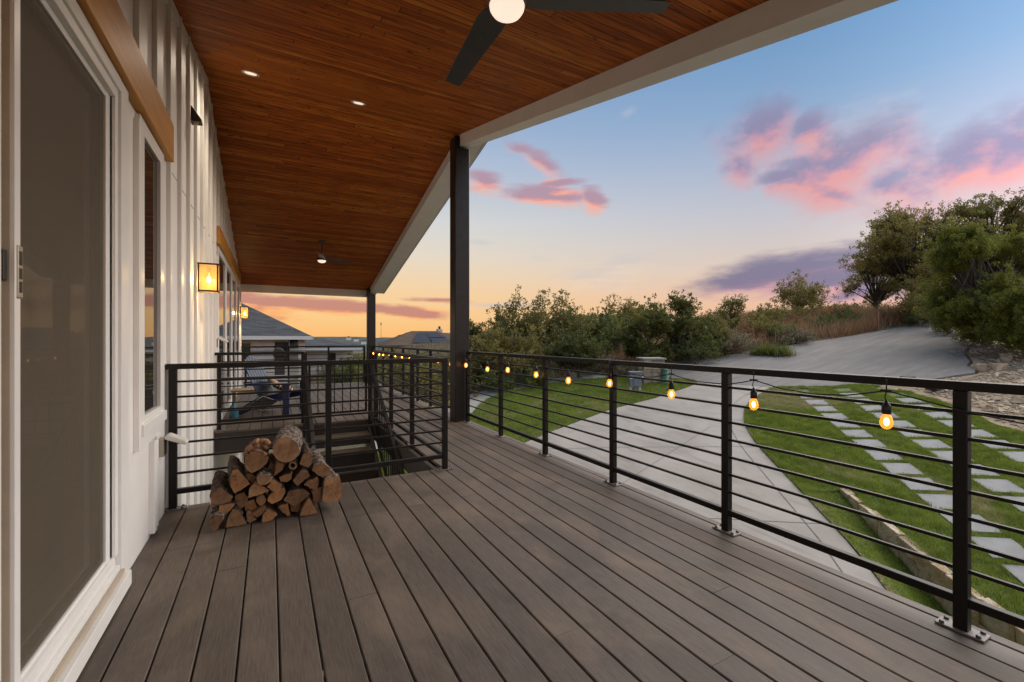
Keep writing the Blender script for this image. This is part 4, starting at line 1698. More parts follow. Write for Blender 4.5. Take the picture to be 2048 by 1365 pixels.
def build_can(x, y, label):
    s = -PITCH if y > RIDGE_Y else PITCH
    t = thing('recessed_light', label, 'recessed light', (x, y, ceil_z(y)), 'recessed ceiling lights')
    R = Matrix.Rotation(math.atan(s), 4, 'X')
    m = MB()
    m.lathe([(.090, -.002), (.088, -.007), (.070, -.009), (.064, -.004), (.060, .0)], (x, y, ceil_z(y)), 28, mat=R)
    m.build('trim_ring', M['can_ring'], t)
    m = MB()
    m.lathe([(.062, -.0035), (.03, -.006), (.0001, -.007)], (x, y, ceil_z(y)), 20, mat=R)
    m.build('lens', M['can_lens'], t)
    ld = bpy.data.lights.new('downlight', 'SPOT')
    ld.energy = 75
    ld.spot_size = math.radians(150)
    ld.spot_blend = .9
    ld.color = (1.0, .84, .66)
    ld.shadow_soft_size = .06
    lo = bpy.data.objects.new('downlight', ld)
    COL.objects.link(lo)
    lo.parent = t
    lo.location = (0, 0, -.03)


build_can(-.19, 5.76, 'round recessed ceiling light nearer the white wall')
build_can(.99, 5.90, 'round recessed ceiling light nearer the fans')


def build_fan(x, y, zb, label, angles, R=.70, pitch=.16):
    t = thing('ceiling_fan', label, 'ceiling fan', (x, y, zb), 'black ceiling fans')
    zc = ceil_z(y)
    s = -PITCH if y > RIDGE_Y else PITCH
    m = MB()
    m.lathe([(.0001, .012), (.062, .012), (.066, 0), (.058, -.035), (.022, -.055), (.0001, -.055)], (x, y, zc), 20, mat=Matrix.Rotation(math.atan(s), 4, 'X'))
    m.build('canopy', M['fan_black'], t)
    m = MB()
    m.tube([(x, y, zc - .03), (x, y, zb + .135)], .0125, 12)
    m.build('downrod', M['fan_black'], t)
    m = MB()
    m.lathe([(.0001, .15), (.022, .15), (.032, .13), (.05, .115), (.088, .10), (.092, .09), (.092, .03), (.086, .022), (.0001, .022)], (x, y, zb), 28)
    m.build('motor_housing', M['fan_black'], t)
    m = MB()
    m.lathe([(.085, .021), (.083, .008), (.070, -.012), (.045, -.026), (.02, -.032), (.0001, -.033)], (x, y, zb), 28)
    m.build('light_globe', M['globe'], t)
    for a in angles:
        a = math.radians(a)
        d = Vector((math.cos(a), math.sin(a), 0))
        sd = Vector((-d.y, d.x, 0))
        b = MB()
        st = [(.085, .045, .050), (.13, .068, .062), (.20, .076, .066), (.40, .068, .058), (R - .03, .055, .046), (R, .050, .038)]
        up, dn = [], []
        for r, w0, w1 in st:
            c = Vector((x, y, zb + .06)) + d * r
            tilt = pitch
            up.append((c + sd * w0 + Vector((0, 0, w0 * tilt)), c - sd * w1 - Vector((0, 0, w1 * tilt))))
        vs = []
        for p, q in up:
            vs += [p, q, p - Vector((0, 0, .007)), q - Vector((0, 0, .007))]
        fs = []
        for i in range(len(up) - 1):
            o, n_ = i * 4, (i + 1) * 4
            fs += [(o, o + 1, n_ + 1, n_), (o + 2, n_ + 2, n_ + 3, o + 3), (o, n_, n_ + 2, o + 2), (o + 1, o + 3, n_ + 3, n_ + 1)]
        fs += [(0, 2, 3, 1), tuple(len(vs) - 4 + k for k in (0, 1, 3, 2))]
        b.add(vs, fs)
        b.build('blade', M['fan_black'], t, bevel=.002)


build_fan(1.0, 1.885, 2.83, 'near black ceiling fan with a round lit globe', (88, -25, 206), .79)
build_fan(.99, 10.45, 2.94, 'far black ceiling fan hanging on a rod beyond the ridge', (14, 262, 134), .70, -.2)


def build_outlet(y, z, label):
    t = thing('outlet_box', label, 'outlet', (WX, y, z), 'outdoor outlets on the wall')
    m = MB()
    m.box(WX, WX + .03, y - .04, y + .04, z - .065, z + .06)
    m.build('box', M['silver'], t, bevel=.004)
    m = MB()
    m.box(WX + .0305, WX + .034, y - .028, y + .028, z - .055, z + .045)
    m.build('socket_face', M['black'], t)
    m = MB()
    m.prism([(WX + .031, y - .045, z + .075), (WX + .055, y - .045, z + .088), (WX + .15, y - .045, z + .035), (WX + .162, y - .045, z + .012), (WX + .145, y - .045, z + .004), (WX + .031, y - .045, z + .055)], (0, .09, 0))
    m.build('open_cover', M['trim'], t, bevel=.008)


build_outlet(3.87, .505, 'grey outdoor outlet with its pale cover flipped open, low on the near wall')
build_outlet(7.36, 1.20, 'pale outlet cover on the wall left of the far glazed doors')


# ------------------------------------------------------------------ firewood
def build_logs():
    Yf = 3.49
    G = 'split firewood in the pile'

    def P(cx, cy, y=Yf):
        px, py = 400 + cx * .2051, 800 + cy * .2051
        d = ray(px, py)
        t = y / d[1]
        return d[0] * t, CAMZ + d[2] * t
    rng = random.Random(8)

    def circ(cx, cy, rx, ry, n=20, j=.04):
        return [(cx + rx * math.cos(2 * math.pi * k / n) * (1 + rng.uniform(-j, j)), cy + ry * math.sin(2 * math.pi * k / n) * (1 + rng.uniform(-j, j))) for k in range(n)]
    L = [
        ('thick round log with pale grey bark on top of the pile', circ(838, 490, 132, 120), 'pale_bark', 0, .40, (.20, .06)),
        ('gnarled knotty log with torn bark, left of the round top log', [(440, 560), (500, 505), (550, 510), (600, 520), (668, 560), (660, 600), (640, 630), (600, 665), (560, 690), (500, 715), (455, 680), (435, 620)], 'log_bark', 0, .40, (-.05, -.05)),
        ('big split log with thick dark bark on the left side, second row down', [(318, 690), (370, 680), (420, 740), (490, 820), (420, 865), (340, 915), (300, 850), (296, 760)], 'log_bark', 0, .40, (-.18, .05)),
        ('half-round log with shaggy bark at the left end of the pile', [(120, 900), (165, 866), (215, 860), (290, 920), (322, 942), (300, 990), (200, 1022), (110, 1032), (104, 960)], 'log_bark', .01, .40, (-.1, .08)),
        ('pale-faced log end below the gnarled log', [(550, 765), (590, 720), (640, 728), (682, 745), (705, 790), (640, 830), (600, 835), (560, 805)], 'pale_bark', -.02, .42, (.1, .25)),
        ('flat wedge log in the middle left of the pile', [(535, 795), (600, 838), (680, 885), (600, 920), (465, 958), (482, 870)], 'split', 0, .4, (.02, .02)),
        ('small square split log in the centre of the pile', [(700, 785), (800, 835), (742, 915), (655, 850)], 'split', -.015, .4, (.03, .02)),
        ('narrow split log just under the round top log', [(760, 608), (830, 625), (800, 690), (725, 740), (735, 660)], 'split', .01, .4, (.02, .1)),
        ('small oval log end below the hollow branch', [(770, 760), (830, 730), (900, 720), (892, 770), (840, 805), (790, 800)], 'split', .02, .4, (.0, .02)),
        ('hollow round branch stub near the middle of the pile', circ(905, 642, 42, 40, 14), 'log_bark', .0, .3, (0, 0)),
        ('dark split log right of centre under the hollow branch', [(930, 762), (985, 692), (1050, 700), (1072, 740), (1000, 800), (950, 842), (905, 790)], 'split', 0, .4, (.03, .02)),
        ('split log with a square top right below the round log', [(1000, 540), (1050, 508), (1095, 545), (1090, 620), (1055, 665), (970, 625)], 'log_bark', .02, .4, (-.1, .2)),
        ('log with rough bark on its upper side, high on the right slope of the pile', [(1110, 640), (1200, 612), (1262, 660), (1270, 720), (1215, 770), (1150, 735), (1095, 690)], 'pale_bark', .01, .4, (-.2, .16)),
        ('small split log low on the right slope, above the white-barked end log', [(1040, 800), (1150, 755), (1160, 790), (1140, 890), (1010, 832)], 'split', 0, .4, (.0, .04)),
        ('wide split log in the lower right of the pile', [(870, 892), (960, 870), (1030, 880), (1075, 915), (1000, 990), (930, 1045), (815, 985)], 'log_bark', .01, .4, (.0, .06)),
        ('half-moon log in the lower centre of the pile', [(760, 868), (822, 860), (832, 910), (790, 980), (700, 1015), (655, 985), (672, 930)], 'split', .01, .4, (.02, .04)),
        ('small knobbly log end, lower left of centre', [(560, 950), (610, 930), (645, 975), (620, 1020), (590, 1035), (545, 990)], 'split', 0, .4, (.0, .02)),
        ('thin split log standing on edge in the bottom row', [(780, 1040), (855, 1010), (880, 1125), (850, 1135), (758, 1050)], 'split', 0, .4, (.02, 0)),
        ('triangular split log at the right of the bottom row', [(1060, 965), (1110, 1040), (1152, 1105), (1080, 1122), (975, 1135), (1005, 1050)], 'split', -.04, .4, (.03, 0)),
        ('end log with peeling white bark at the far right of the pile', [(1215, 765), (1290, 750), (1362, 752), (1385, 830), (1380, 930), (1350, 992), (1240, 1005), (1195, 985), (1205, 880)], 'pale_bark', -.02, .36, (-.26, .0)),
        ('flat half-round log in the front of the bottom row', [(650, 1090), (700, 1100), (755, 1130), (690, 1180), (600, 1205), (612, 1135)], 'split', -.03, .4, (.02, .0)),
        ('small tilted split log in the bottom row, left of centre', [(620, 1035), (645, 1060), (600, 1120), (555, 1150), (508, 1112)], 'split', -.01, .4, (.0, .02)),
        ('broad dark triangular log at the left of the bottom row', [(320, 1070), (380, 1080), (420, 1150), (455, 1212), (370, 1238), (245, 1247), (275, 1150)], 'log_bark', -.02, .4, (.03, .0)),
        ('curved bark-edged slab on the left, under the shaggy end log', [(190, 1030), (270, 1015), (345, 1012), (300, 1080), (240, 1115), (178, 1112)], 'log_bark', .0, .4, (.0, .02)),
        ('grey weathered stub leaning at the front left corner of the pile', [(110, 1150), (165, 1120), (228, 1130), (200, 1210), (152, 1282), (105, 1255), (100, 1200)], 'pale_bark', -.05, .3, (-.02, .12)),
        ('reddish split log filling the bottom row beside the dark triangular log', [(455, 1100), (510, 1118), (552, 1180), (490, 1217), (458, 1195)], 'split', .0, .4, (.0, .0)),
        ('dark bark-covered log deep in the left of the pile', [(345, 930), (430, 900), (468, 960), (460, 1020), (400, 1060), (340, 1000)], 'log_bark', .05, .36, (.0, .0)),
        ('dark reddish log deep behind the small knobbly log', [(450, 1000), (530, 970), (560, 1060), (500, 1110), (440, 1080)], 'split', .05, .36, (.0, .0)),
        ('shadowed log behind the white-barked end log', [(1085, 880), (1190, 850), (1225, 960), (1180, 1000), (1110, 985)], 'log_bark', .02, .38, (.0, .0)),
        ('dark split log wedged beneath the wide lower right log', [(880, 1050), (960, 1010), (985, 1060), (960, 1125), (890, 1120)], 'split', .05, .36, (.0, .0)),
        ('dark log in the gap beneath the gnarled log', [(420, 745), (470, 720), (545, 745), (540, 800), (490, 815)], 'pale_bark', .06, .34, (.0, .0)),
        ('dark round log deep in the upper middle of the pile', [(690, 610), (740, 640), (740, 720), (690, 760), (640, 700)], 'log_bark', .08, .32, (.0, .0)),
    ]
    for (lab, poly, bark, dy, ln, (sx, sz)) in L:
        yy = Yf + dy
        pts = [P(cx, cy, yy) for cx, cy in poly]
        # finer, rougher outline
        fine = []
        n = len(pts)
        roundish = n > 11
        for i in range(n):
            a, b = pts[i], pts[(i + 1) % n]
            dd = math.hypot(b[0] - a[0], b[1] - a[1])
            k = max(1, int(dd / .016))
            for q in range(k):
                s = q / k
                j = .0028 if q else .001
                fine.append((a[0] + (b[0] - a[0]) * s + rng.uniform(-j, j), a[1] + (b[1] - a[1]) * s + rng.uniform(-j, j)))
        cx = sum(p[0] for p in fine) / len(fine)
        cz = sum(p[1] for p in fine) / len(fine)
        zmin = min(p[1] for p in fine)
        lift = max(0.0, .004 - zmin)
        n = len(fine)
        nr = 9
        vs, fs, mi = [], [], []
        amp = .008 if bark != 'split' else .005
        for r in range(nr + 1):
            s = r / nr
            grow = 1.0 + (.05 * math.sin(s * 3.0) if roundish else .02 * s) + (.035 if (bark != 'split' and r > 0) else 0)
            for k, (px_, pz_) in enumerate(fine):
                j = amp if r > 0 else .0
                x = cx + (px_ - cx) * grow + rng.uniform(-j, j) + sx * ln * s * .5
                z = cz + (pz_ - cz) * grow + rng.uniform(-j, j) + sz * ln * s * .5
                vs.append((x, yy + ln * s + (rng.uniform(-.0015, .0015) if r == 0 else 0), max(z + lift, .003)))
        mb = MB()
        o = 0
        if lab.startswith('hollow'):
            inner = [(cx + (p[0] - cx) * .58, cz + (p[1] - cz) * .58) for p in fine]
            mb.add(vs, [(r * n + k, r * n + (k + 1) % n, (r + 1) * n + (k + 1) % n, (r + 1) * n + k) for r in range(nr) for k in range(n)], 1, True)
            vi = vs[:n] + [(p[0], yy, p[1] + lift) for p in inner] + [(p[0], yy + .15, p[1] + lift) for p in inner]
            mb.add(vi, [(k, n + k, n + (k + 1) % n, (k + 1) % n) for k in range(n)] + [(n + k, 2 * n + k, 2 * n + (k + 1) % n, n + (k + 1) % n) for k in range(n)] + [tuple(range(2 * n, 3 * n))], 0)
        else:
            mb.add(vs, [(r * n + k, r * n + (k + 1) % n, (r + 1) * n + (k + 1) % n, (r + 1) * n + k) for r in range(nr) for k in range(n)], 1, True)
            mb.add(vs[:n] + [(cx, yy - .0015, cz + lift)], [((k + 1) % n, k, n) for k in range(n)], 0)
            mb.add(vs[-n:], [tuple(range(n))], 0)
        ob = mb.build('firewood_log', [M['cut'], M[bark]], origin=(cx, yy, max(zmin + lift, 0)))
        tag(ob, lab, 'firewood', G)
        if lab.startswith('gnarled'):
            base = Vector((cx, yy, max(zmin + lift, 0)))
            m = MB()
            for (path, r0) in (([(440, 545), (480, 480), (545, 415), (610, 400), (665, 420), (675, 455)], .020), ([(500, 500), (530, 455), (585, 440), (640, 455), (660, 500)], .016),
                               ([(520, 515), (570, 495), (620, 520), (664, 555)], .013)):
                pts, rad = [], []
                for i_ in range(len(path) - 1):
                    for q in range(3):
                        w = q / 3
                        p = P(path[i_][0] + (path[i_ + 1][0] - path[i_][0]) * w, path[i_][1] + (path[i_ + 1][1] - path[i_][1]) * w, yy)
                        pts.append((p[0] + rng.uniform(-.004, .004), yy + .02 + rng.uniform(-.015, .015), p[1] + rng.uniform(-.004, .004)))
                        rad.append(r0 * rng.uniform(.6, 1.25))
                m.tube(pts, rad, 7)
            ch = m.build('torn_bark', M['torn'], None, origin=tuple(base))
            ch.parent = ob
            ch.location = (0, 0, 0)


build_logs()


# ------------------------------------------------------------------ chair corner at the far end of the stairs
def build_chair():
    bx, y0, y1 = .40, 8.42, 9.02
    t = thing('adirondack_chair', 'navy blue slatted adirondack chair facing the yard behind the stair opening', 'chair', (0, 8.72, 0))
    m = MB()
    for k in range(7):
        ya = y0 + .03 + k * .078
        h = .965 - .035 * abs(k - 3) ** 1.4 * .6
        m.bar((-.06, ya + .035, .24), (-.06 - (h - .24) * .46, ya + .035, h), .066, .018, up=(1, 0, .46))
    m.build('backrest', M['blue_slat'], t, bevel=.003)
    m = MB()
    for k in range(6):
        xa = bx - .02 - k * .085
        m.bar((xa, y0 + .02, .365 - .16 * k / 6), (xa, y1 - .02, .365 - .16 * k / 6), .075, .02)
    m.build('seat', M['blue_wood'], t, bevel=.003)
    for yy in (y0, y1 - .03):
        m = MB()
        m.prism([(bx + .02, yy, .37), (bx + .02, yy, .25), (.10, yy, .19), (-.36, yy, 0), (-.41, yy, .0), (-.40, yy, .085), (-.1, yy, .27), (.2, yy, .345)], (0, .03, 0))
        m.build('side_rail', M['blue_wood'], t, bevel=.003)
        m = MB()
        yo = yy - .032 if yy < 8.7 else yy + .032
        m.box(bx - .06, bx + .045, yo, yo + .03, 0, .495)
        m.build('leg', M['blue_wood'], t, bevel=.003)
        m = MB()
        ya = yo - .055
        m.prism([(bx + .09, ya, .497), (bx + .09, ya + .14, .497), (.0, ya + .14, .497), (-.26, ya + .10, .497), (-.28, ya + .04, .497), (.0, ya, .497)], (0, 0, .024))
        m.build('arm_rest', M['blue_wood'], t, bevel=.004)
    m = MB()
    m.bar((-.18, y0 - .02, .50), (-.18, y1 + .02, .50), .05, .02)
    m.bar((-.30, y0 + .04, .78), (-.30, y1 - .04, .78), .05, .02)
    m.build('back_brace', M['blue_wood'], t)
    t.rotation_euler.z = math.radians(-27)
    t.location.x += .03
    # pillows and oddments
    m = MB()
    prof = []
    m.lathe([(.0001, .055), (.09, .05), (.15, .034), (.185, .006), (.188, 0), (.185, -.006), (.15, -.034), (.09, -.05), (.0001, -.055)], (.20, 8.56, .425), 24, mat=Matrix.Rotation(.35, 4, 'Y') @ Matrix.Scale(1.0, 4))
    tag(m.build('cushion', M['stripe'], origin=(.20, 8.56, .425)), 'black and tan striped cushion on the seat of the blue chair', 'cushion')
    m = MB()
    m.lathe([(.0001, .05), (.10, .045), (.16, .03), (.20, 0), (.16, -.03), (.10, -.045), (.0001, -.05)], (.09, 8.74, .48), 24, mat=Matrix.Rotation(.75, 4, 'Y'))
    tag(m.build('cushion', M['cushion'], origin=(.09, 8.74, .48)), 'plain tan cushion against the back of the blue chair', 'cushion')
    # dark flat cushion with pale edge leaning on the near side
    c = thing('seat_pad', 'dark folded seat pad with pale edging leaning on the blue chair', 'seat pad', (-.12, 8.33, 0))
    m = MB()
    d4 = [(-.34, 8.27, .17), (-.10, 8.26, .33), (.12, 8.25, .24), (-.10, 8.26, .10)]
    m.prism(d4, (0, -.03, 0))
    m.build('pad', M['black'], c, bevel=.006)
    m = MB()
    ring = [(p[0], p[1] - .033, p[2]) for p in d4]
    m.tube(ring + [ring[0]], .008, 6)
    m.build('piping', M['silver'], c)
    m = MB()
    m.lathe([(.0001, .26), (.022, .26), (.024, .22), (.03, .20), (.06, .17), (.066, .13), (.066, .02), (.055, .0), (.0001, 0)], (-.50, 8.28, .0), 20)
    tag(m.build('bottle', M['teal'], origin=(-.50, 8.28, 0)), 'teal blue bottle standing on the deck by the wall', 'bottle')
    tb = thing('side_table', 'low tan wooden table between the blue chair and the wall', 'table', (-.36, 9.35, 0))
    m = MB()
    m.box(-.60, -.10, 9.12, 9.60, .32, .35)
    m.build('table_top', M['tan_wood'], tb, bevel=.003)
    for xx in (-.58, -.15):
        for yy in (9.14, 9.55):
            m = MB()
            m.box(xx, xx + .03, yy, yy + .03, 0, .319)
            m.build('leg', M['tan_wood'], tb)
    # red board stored under the far deck, seen through the opening
    m = MB()
    m.prism([(-.45, 8.2, PL(0, 8.2) - .1), (-.15, 8.2, PL(0, 8.2) - .1), (-.12, 8.25, -.9), (-.30, 8.25, -.9)], (0, .05, 0))
    tag(m.build('red_board', M['red'], origin=(-.3, 8.2, PL(0, 8.2))), 'dark red board leaning by the wall below the deck', 'board')


build_chair()


# ------------------------------------------------------------------ yard things
def build_yard():
    ordn = ['first', 'second', 'third', 'fourth', 'fifth', 'sixth', 'seventh', 'eighth', 'ninth', 'tenth', 'eleventh', 'twelfth', 'thirteenth', 'fourteenth']
    rown = ['row nearest the driveway', 'middle row', 'row beside the rubble']
    seen = {0: (-6, 7), 1: (-4, 7), 2: (-4, 6)}
    h = PAV / 2
    for c, s, p in paver_centres():
        lo, hi = seen[c]
        if not lo <= s <= hi:
            continue
        m = MB()
        q = [p + E1 * a * h + E2 * b * h for a, b in ((-1, -1), (1, -1), (1, 1), (-1, 1))]
        vs = [(x, y, PL(x, y) + .05) for x, y in q]
        m.prism([vs[0], vs[3], vs[2], vs[1]] if False else vs, (0, 0, -.06))
        o = m.build('paver', M['paver'], origin=(p[0], p[1], PL(*p)), bevel=.006)
        tag(o, 'square grey lawn paver, %s from the road in the %s' % (ordn[hi - s], rown[c]), 'paver', 'square pavers in the lawn')
    # stone edging
    rng = random.Random(6)
    m = MB()
    acc = []
    for (a, b, h0, h1) in zip(WALLTOP[:-1], WALLTOP[1:], WALLH[:-1], WALLH[1:]):
        L = math.hypot(b[0] - a[0], b[1] - a[1])
        k = max(1, round(L / .36))
        for i in range(k):
            s0, s1 = i / k, (i + 1) / k
            hh = h0 + (h1 - h0) * (s0 + s1) / 2
            A = Vector((a[0] + (b[0] - a[0]) * s0, a[1] + (b[1] - a[1]) * s0, 0))
            B = Vector((a[0] + (b[0] - a[0]) * s1, a[1] + (b[1] - a[1]) * s1, 0))
            d = (B - A).normalized()
            n = Vector((d.y, -d.x, 0))
            n = n if n.x < 0 else -n           # toward the driveway
            ju = rng.uniform(-.012, .012)
            zt = .055 + ju
            cuts = [zt, zt - hh * .55 - .03, zt - hh - .16] if hh > .3 else [zt, zt - hh - .16]
            za_, zb_ = PL(A.x, A.y), PL(B.x, B.y)
            zz = [za_, zb_, zb_, za_]
            for z1, z0 in zip(cuts[:-1], cuts[1:]):
                e = .003
                A2, B2 = A + d * e, B - d * e
                t_ = .06 + rng.uniform(-.02, .02)
                jj = lambda: Vector((rng.uniform(-.022, .022), rng.uniform(-.022, .022), rng.uniform(-.018, .018)))
                vs = [A2 + n * .06, B2 + n * .06, B2 - n * t_, A2 - n * t_]
                low = [v + Vector((0, 0, z0 + .003 + q)) + jj() for v, q in zip(vs, zz)]
                high = [v + Vector((0, 0, z1 + q)) + jj() for v, q in zip(vs, zz)]
                m.add(low + high, [(0, 3, 2, 1), (4, 5, 6, 7), (0, 1, 5, 4), (1, 2, 6, 5), (2, 3, 7, 6), (3, 0, 4, 7)])
    o = m.build('stone_edging', M['stone_wall'], origin=(9.6, 3.5, PL(9.6, 3.5) - .4), bevel=.014)
    tag(o, 'low tan limestone edging wall curving down through the right lawn', 'stone wall')
    # mailbox pillar
    px_, py_ = at(1302, 20.2)
    zb = PL(px_, py_)
    t = thing('stone_pillar', 'stone mailbox pillar with a flat cap at the end of the lawn', 'pillar', (px_, py_, zb))
    u = Vector((math.cos(TH), -math.sin(TH), 0))
    v = Vector((math.sin(TH), math.cos(TH), 0))
    C = Vector((px_, py_, zb))

    def ob(m, x0, x1, y0, y1, z0, z1):
        vs = [C + u * x + v * y + Vector((0, 0, z)) for z in (z0, z1) for x, y in ((x0, y0), (x1, y0), (x1, y1), (x0, y1))]
        m.add(vs, [(0, 3, 2, 1), (4, 5, 6, 7), (0, 1, 5, 4), (1, 2, 6, 5), (2, 3, 7, 6), (3, 0, 4, 7)])
    m = MB()
    ob(m, -.42, .42, -.42, .42, -.3, 1.0)
    m.build('core', M['mortar'], t)
    m = MB()
    for side in range(4):
        z = -.1
        while z < .96:
            hgt = rng.uniform(.16, .28)
            hgt = min(hgt, 1.0 - z)
            x = -.46
            while x < .45:
                w = min(rng.uniform(.2, .5), .46 - x)
                e = .012
                q0, q1 = (x + e, x + w - e)
                th = .455 + rng.uniform(0, .02)
                if side == 0: ob(m, q0, q1, -th, -.43, z + e, z + hgt - e)
                if side == 1: ob(m, q0, q1, .43, th, z + e, z + hgt - e)
                if side == 2: ob(m, -th, -.43, q0, q1, z + e, z + hgt - e)
                if side == 3: ob(m, .43, th, q0, q1, z + e, z + hgt - e)
                x += w
            z += hgt
    m.build('stone_facing', M['pillar_stone'], t, bevel=.012)
    m = MB()
    ob(m, -.53, .53, -.53, .53, 1.002, 1.075)
    m.build('cap', M['cap_stone'], t, bevel=.01)
    # utility meter box on legs
    px_, py_ = at(1270, 18.7)
    zb = PL(px_, py_)
    C = Vector((px_, py_, zb))
    t = thing('utility_box', 'grey utility box on short posts in front of the stone pillar', 'utility box', (px_, py_, zb))
    m = MB()
    ob(m, -.24, .24, -.12, .12, .22, .80)
    ob(m, -.08, .08, -.15, -.121, .25, .75)
    m.build('cabinet', M['util_grey'], t, bevel=.02)
    m = MB()
    ob(m, -.27, .27, -.15, .15, .802, .86)
    m.build('lid', M['util_grey'], t, bevel=.02)
    for x in (-.19, .0, .19):
        m = MB()
        ob(m, x - .045, x + .045, -.05, .05, -.1, .219)
        m.build('leg', M['util_white'] if x else M['util_grey'], t)
    m = MB()
    m.tube([C + u * -.30 + v * -.1 + Vector((0, 0, .66)), C + u * -.24 + v * -.16 + Vector((0, 0, .56)), C + u * -.12 + v * -.16 + Vector((0, 0, .60))], .03, 8)
    m.tube([C + u * .30 + v * -.1 + Vector((0, 0, .66)), C + u * .24 + v * -.16 + Vector((0, 0, .56)), C + u * .12 + v * -.16 + Vector((0, 0, .60))], .03, 8)
    m.build('conduit', M['util_white'], t)
    px_, py_ = at(1330, 19.6)
    zb = PL(px_, py_)
    t = thing('pedestal', 'round green utility pedestal beside the stone pillar', 'utility pedestal', (px_, py_, zb))
    m = MB()
    m.lathe([(.0001, .60), (.12, .60), (.15, .56), (.15, .05), (.17, .04), (.17, -.1)], (px_, py_, zb), 16)
    m.build('housing', M['util_green'], t)
    m = MB()
    m.lathe([(.0001, .66), (.08, .655), (.13, .62), (.16, .601), (.0001, .601)], (px_, py_, zb), 16)
    m.build('cap', M['util_green'], t)
    # survey stake on the slope, valve lids, stone blocks
    px_, py_ = at(1757, 27.4)
    zb = PL(px_, py_)
    t = thing('survey_stake', 'wooden survey stake with a pink top at the edge of the road', 'stake', (px_, py_, zb))
    m = MB()
    m.box(px_ - .03, px_ + .03, py_ - .012, py_ + .012, zb - .2, zb + .75)
    m.build('stick', M['stake'], t)
    m = MB()
    m.box(px_ - .034, px_ + .034, py_ - .016, py_ + .016, zb + .752, zb + 1.05)
    m.build('ribbon', M['pink'], t)
    px_, py_ = at(1218, 22.8)
    zb = ground_z(px_, py_)
    m = MB()
    m.box(px_ - .035, px_ + .035, py_ - .03, py_ + .03, zb - .2, zb + .8)
    tag(m.build('marker_post', M['stake'], origin=(px_, py_, zb)), 'short pale wooden marker post in the weeds past the sidewalk', 'post')
    for (pxx, D, lab, sc) in ((1868, 15.1, 'black valve box lid lying open beside the rubble', 1.0), (1815, 16.6, 'long dark plastic lid at the top corner of the pavers', .9)):
        x, y = at(pxx, D)
        m = MB()
        zb = PL(x, y)
        m.prism([(x - .26 * sc, y - .16, zb + .02), (x + .24 * sc, y - .18, zb + .03), (x + .27 * sc, y + .15, zb + .05), (x - .22 * sc, y + .17, zb + .04)], (0, 0, .09))
        tag(m.build('valve_lid', M['black'], origin=(x, y, zb), bevel=.02), lab, 'valve box lid')
    x, y = at(1893, 14.9)
    m = MB()
    m.add([(x - .09, y - .03, PL(x, y) + .03), (x + .06, y - .07, PL(x, y) + .05), (x + .10, y + .05, PL(x, y) + .09), (x - .05, y + .08, PL(x, y) + .07)], [(0, 1, 2, 3)])
    m.add([(x - .09, y - .03, PL(x, y) + .028), (x + .06, y - .07, PL(x, y) + .048), (x + .10, y + .05, PL(x, y) + .088), (x - .05, y + .08, PL(x, y) + .068)], [(3, 2, 1, 0)])
    tag(m.build('paper_scrap', M['paper'], origin=(x, y, PL(x, y))), 'white scrap of paper beside the black valve lid', 'paper')
    for (pxx, pyy, D, sx, sy, sz, rot, lab) in ((1963, 742, 16.9, .36, .26, .22, .2, 'squared tan stone block at the road edge, left of a longer one'), (1998, 746, 16.7, .62, .22, .22, -.25, 'long squared tan stone block at the road edge'),
                                                (2012, 724, 18.0, .55, .35, .22, .1, 'grey rough boulder below the juniper branches'), (2018, 800, 14.4, .8, .5, .16, .3, 'flat pale slab rock half buried in the rubble')):
        x, y = at(pxx, D)
        zb = PL(x, y)
        R = Matrix.Rotation(rot, 3, 'Z')
        vs = []
        for zz in (-.08, sz):
            for a, b in ((-1, -1), (1, -1), (1, 1), (-1, 1)):
                q = R @ Vector((a * sx / 2 * rng.uniform(.88, 1.05), b * sy / 2 * rng.uniform(.88, 1.05), 0))
                vs.append((x + q.x, y + q.y, zb + zz + rng.uniform(-.02, .02)))
        m = MB()
        m.add(vs, [(0, 3, 2, 1), (4, 5, 6, 7), (0, 1, 5, 4), (1, 2, 6, 5), (2, 3, 7, 6), (3, 0, 4, 7)])
        tag(m.build('boulder', M['stone_wall'], origin=(x, y, zb), bevel=.03), lab, 'rock', 'loose rocks by the road')
    # heap of dead branches under the junipers
    m = MB()
    x0, y0 = at(1995, 18.6)
    for k in range(120):
        a = rng.uniform(0, math.pi)
        cx, cy = x0 + rng.gauss(0, .8), y0 + rng.gauss(0, .5)
        L = rng.uniform(.4, 1.3)
        z = PL(cx, cy) + rng.uniform(.02, .45)
        p = [(cx - math.cos(a) * L / 2, cy - math.sin(a) * L / 2, z - .1), (cx + rng.uniform(-.1, .1), cy, z + .08), (cx + math.cos(a) * L / 2, cy + math.sin(a) * L / 2, z + rng.uniform(-.1, .15))]
        m.tube(p, [.012, .010, .004], 4)
    tag(m.build('brush_pile', M['twig'], origin=(x0, y0, PL(x0, y0))), 'tangled pile of dead grey branches under the junipers', 'brush pile')


build_yard()


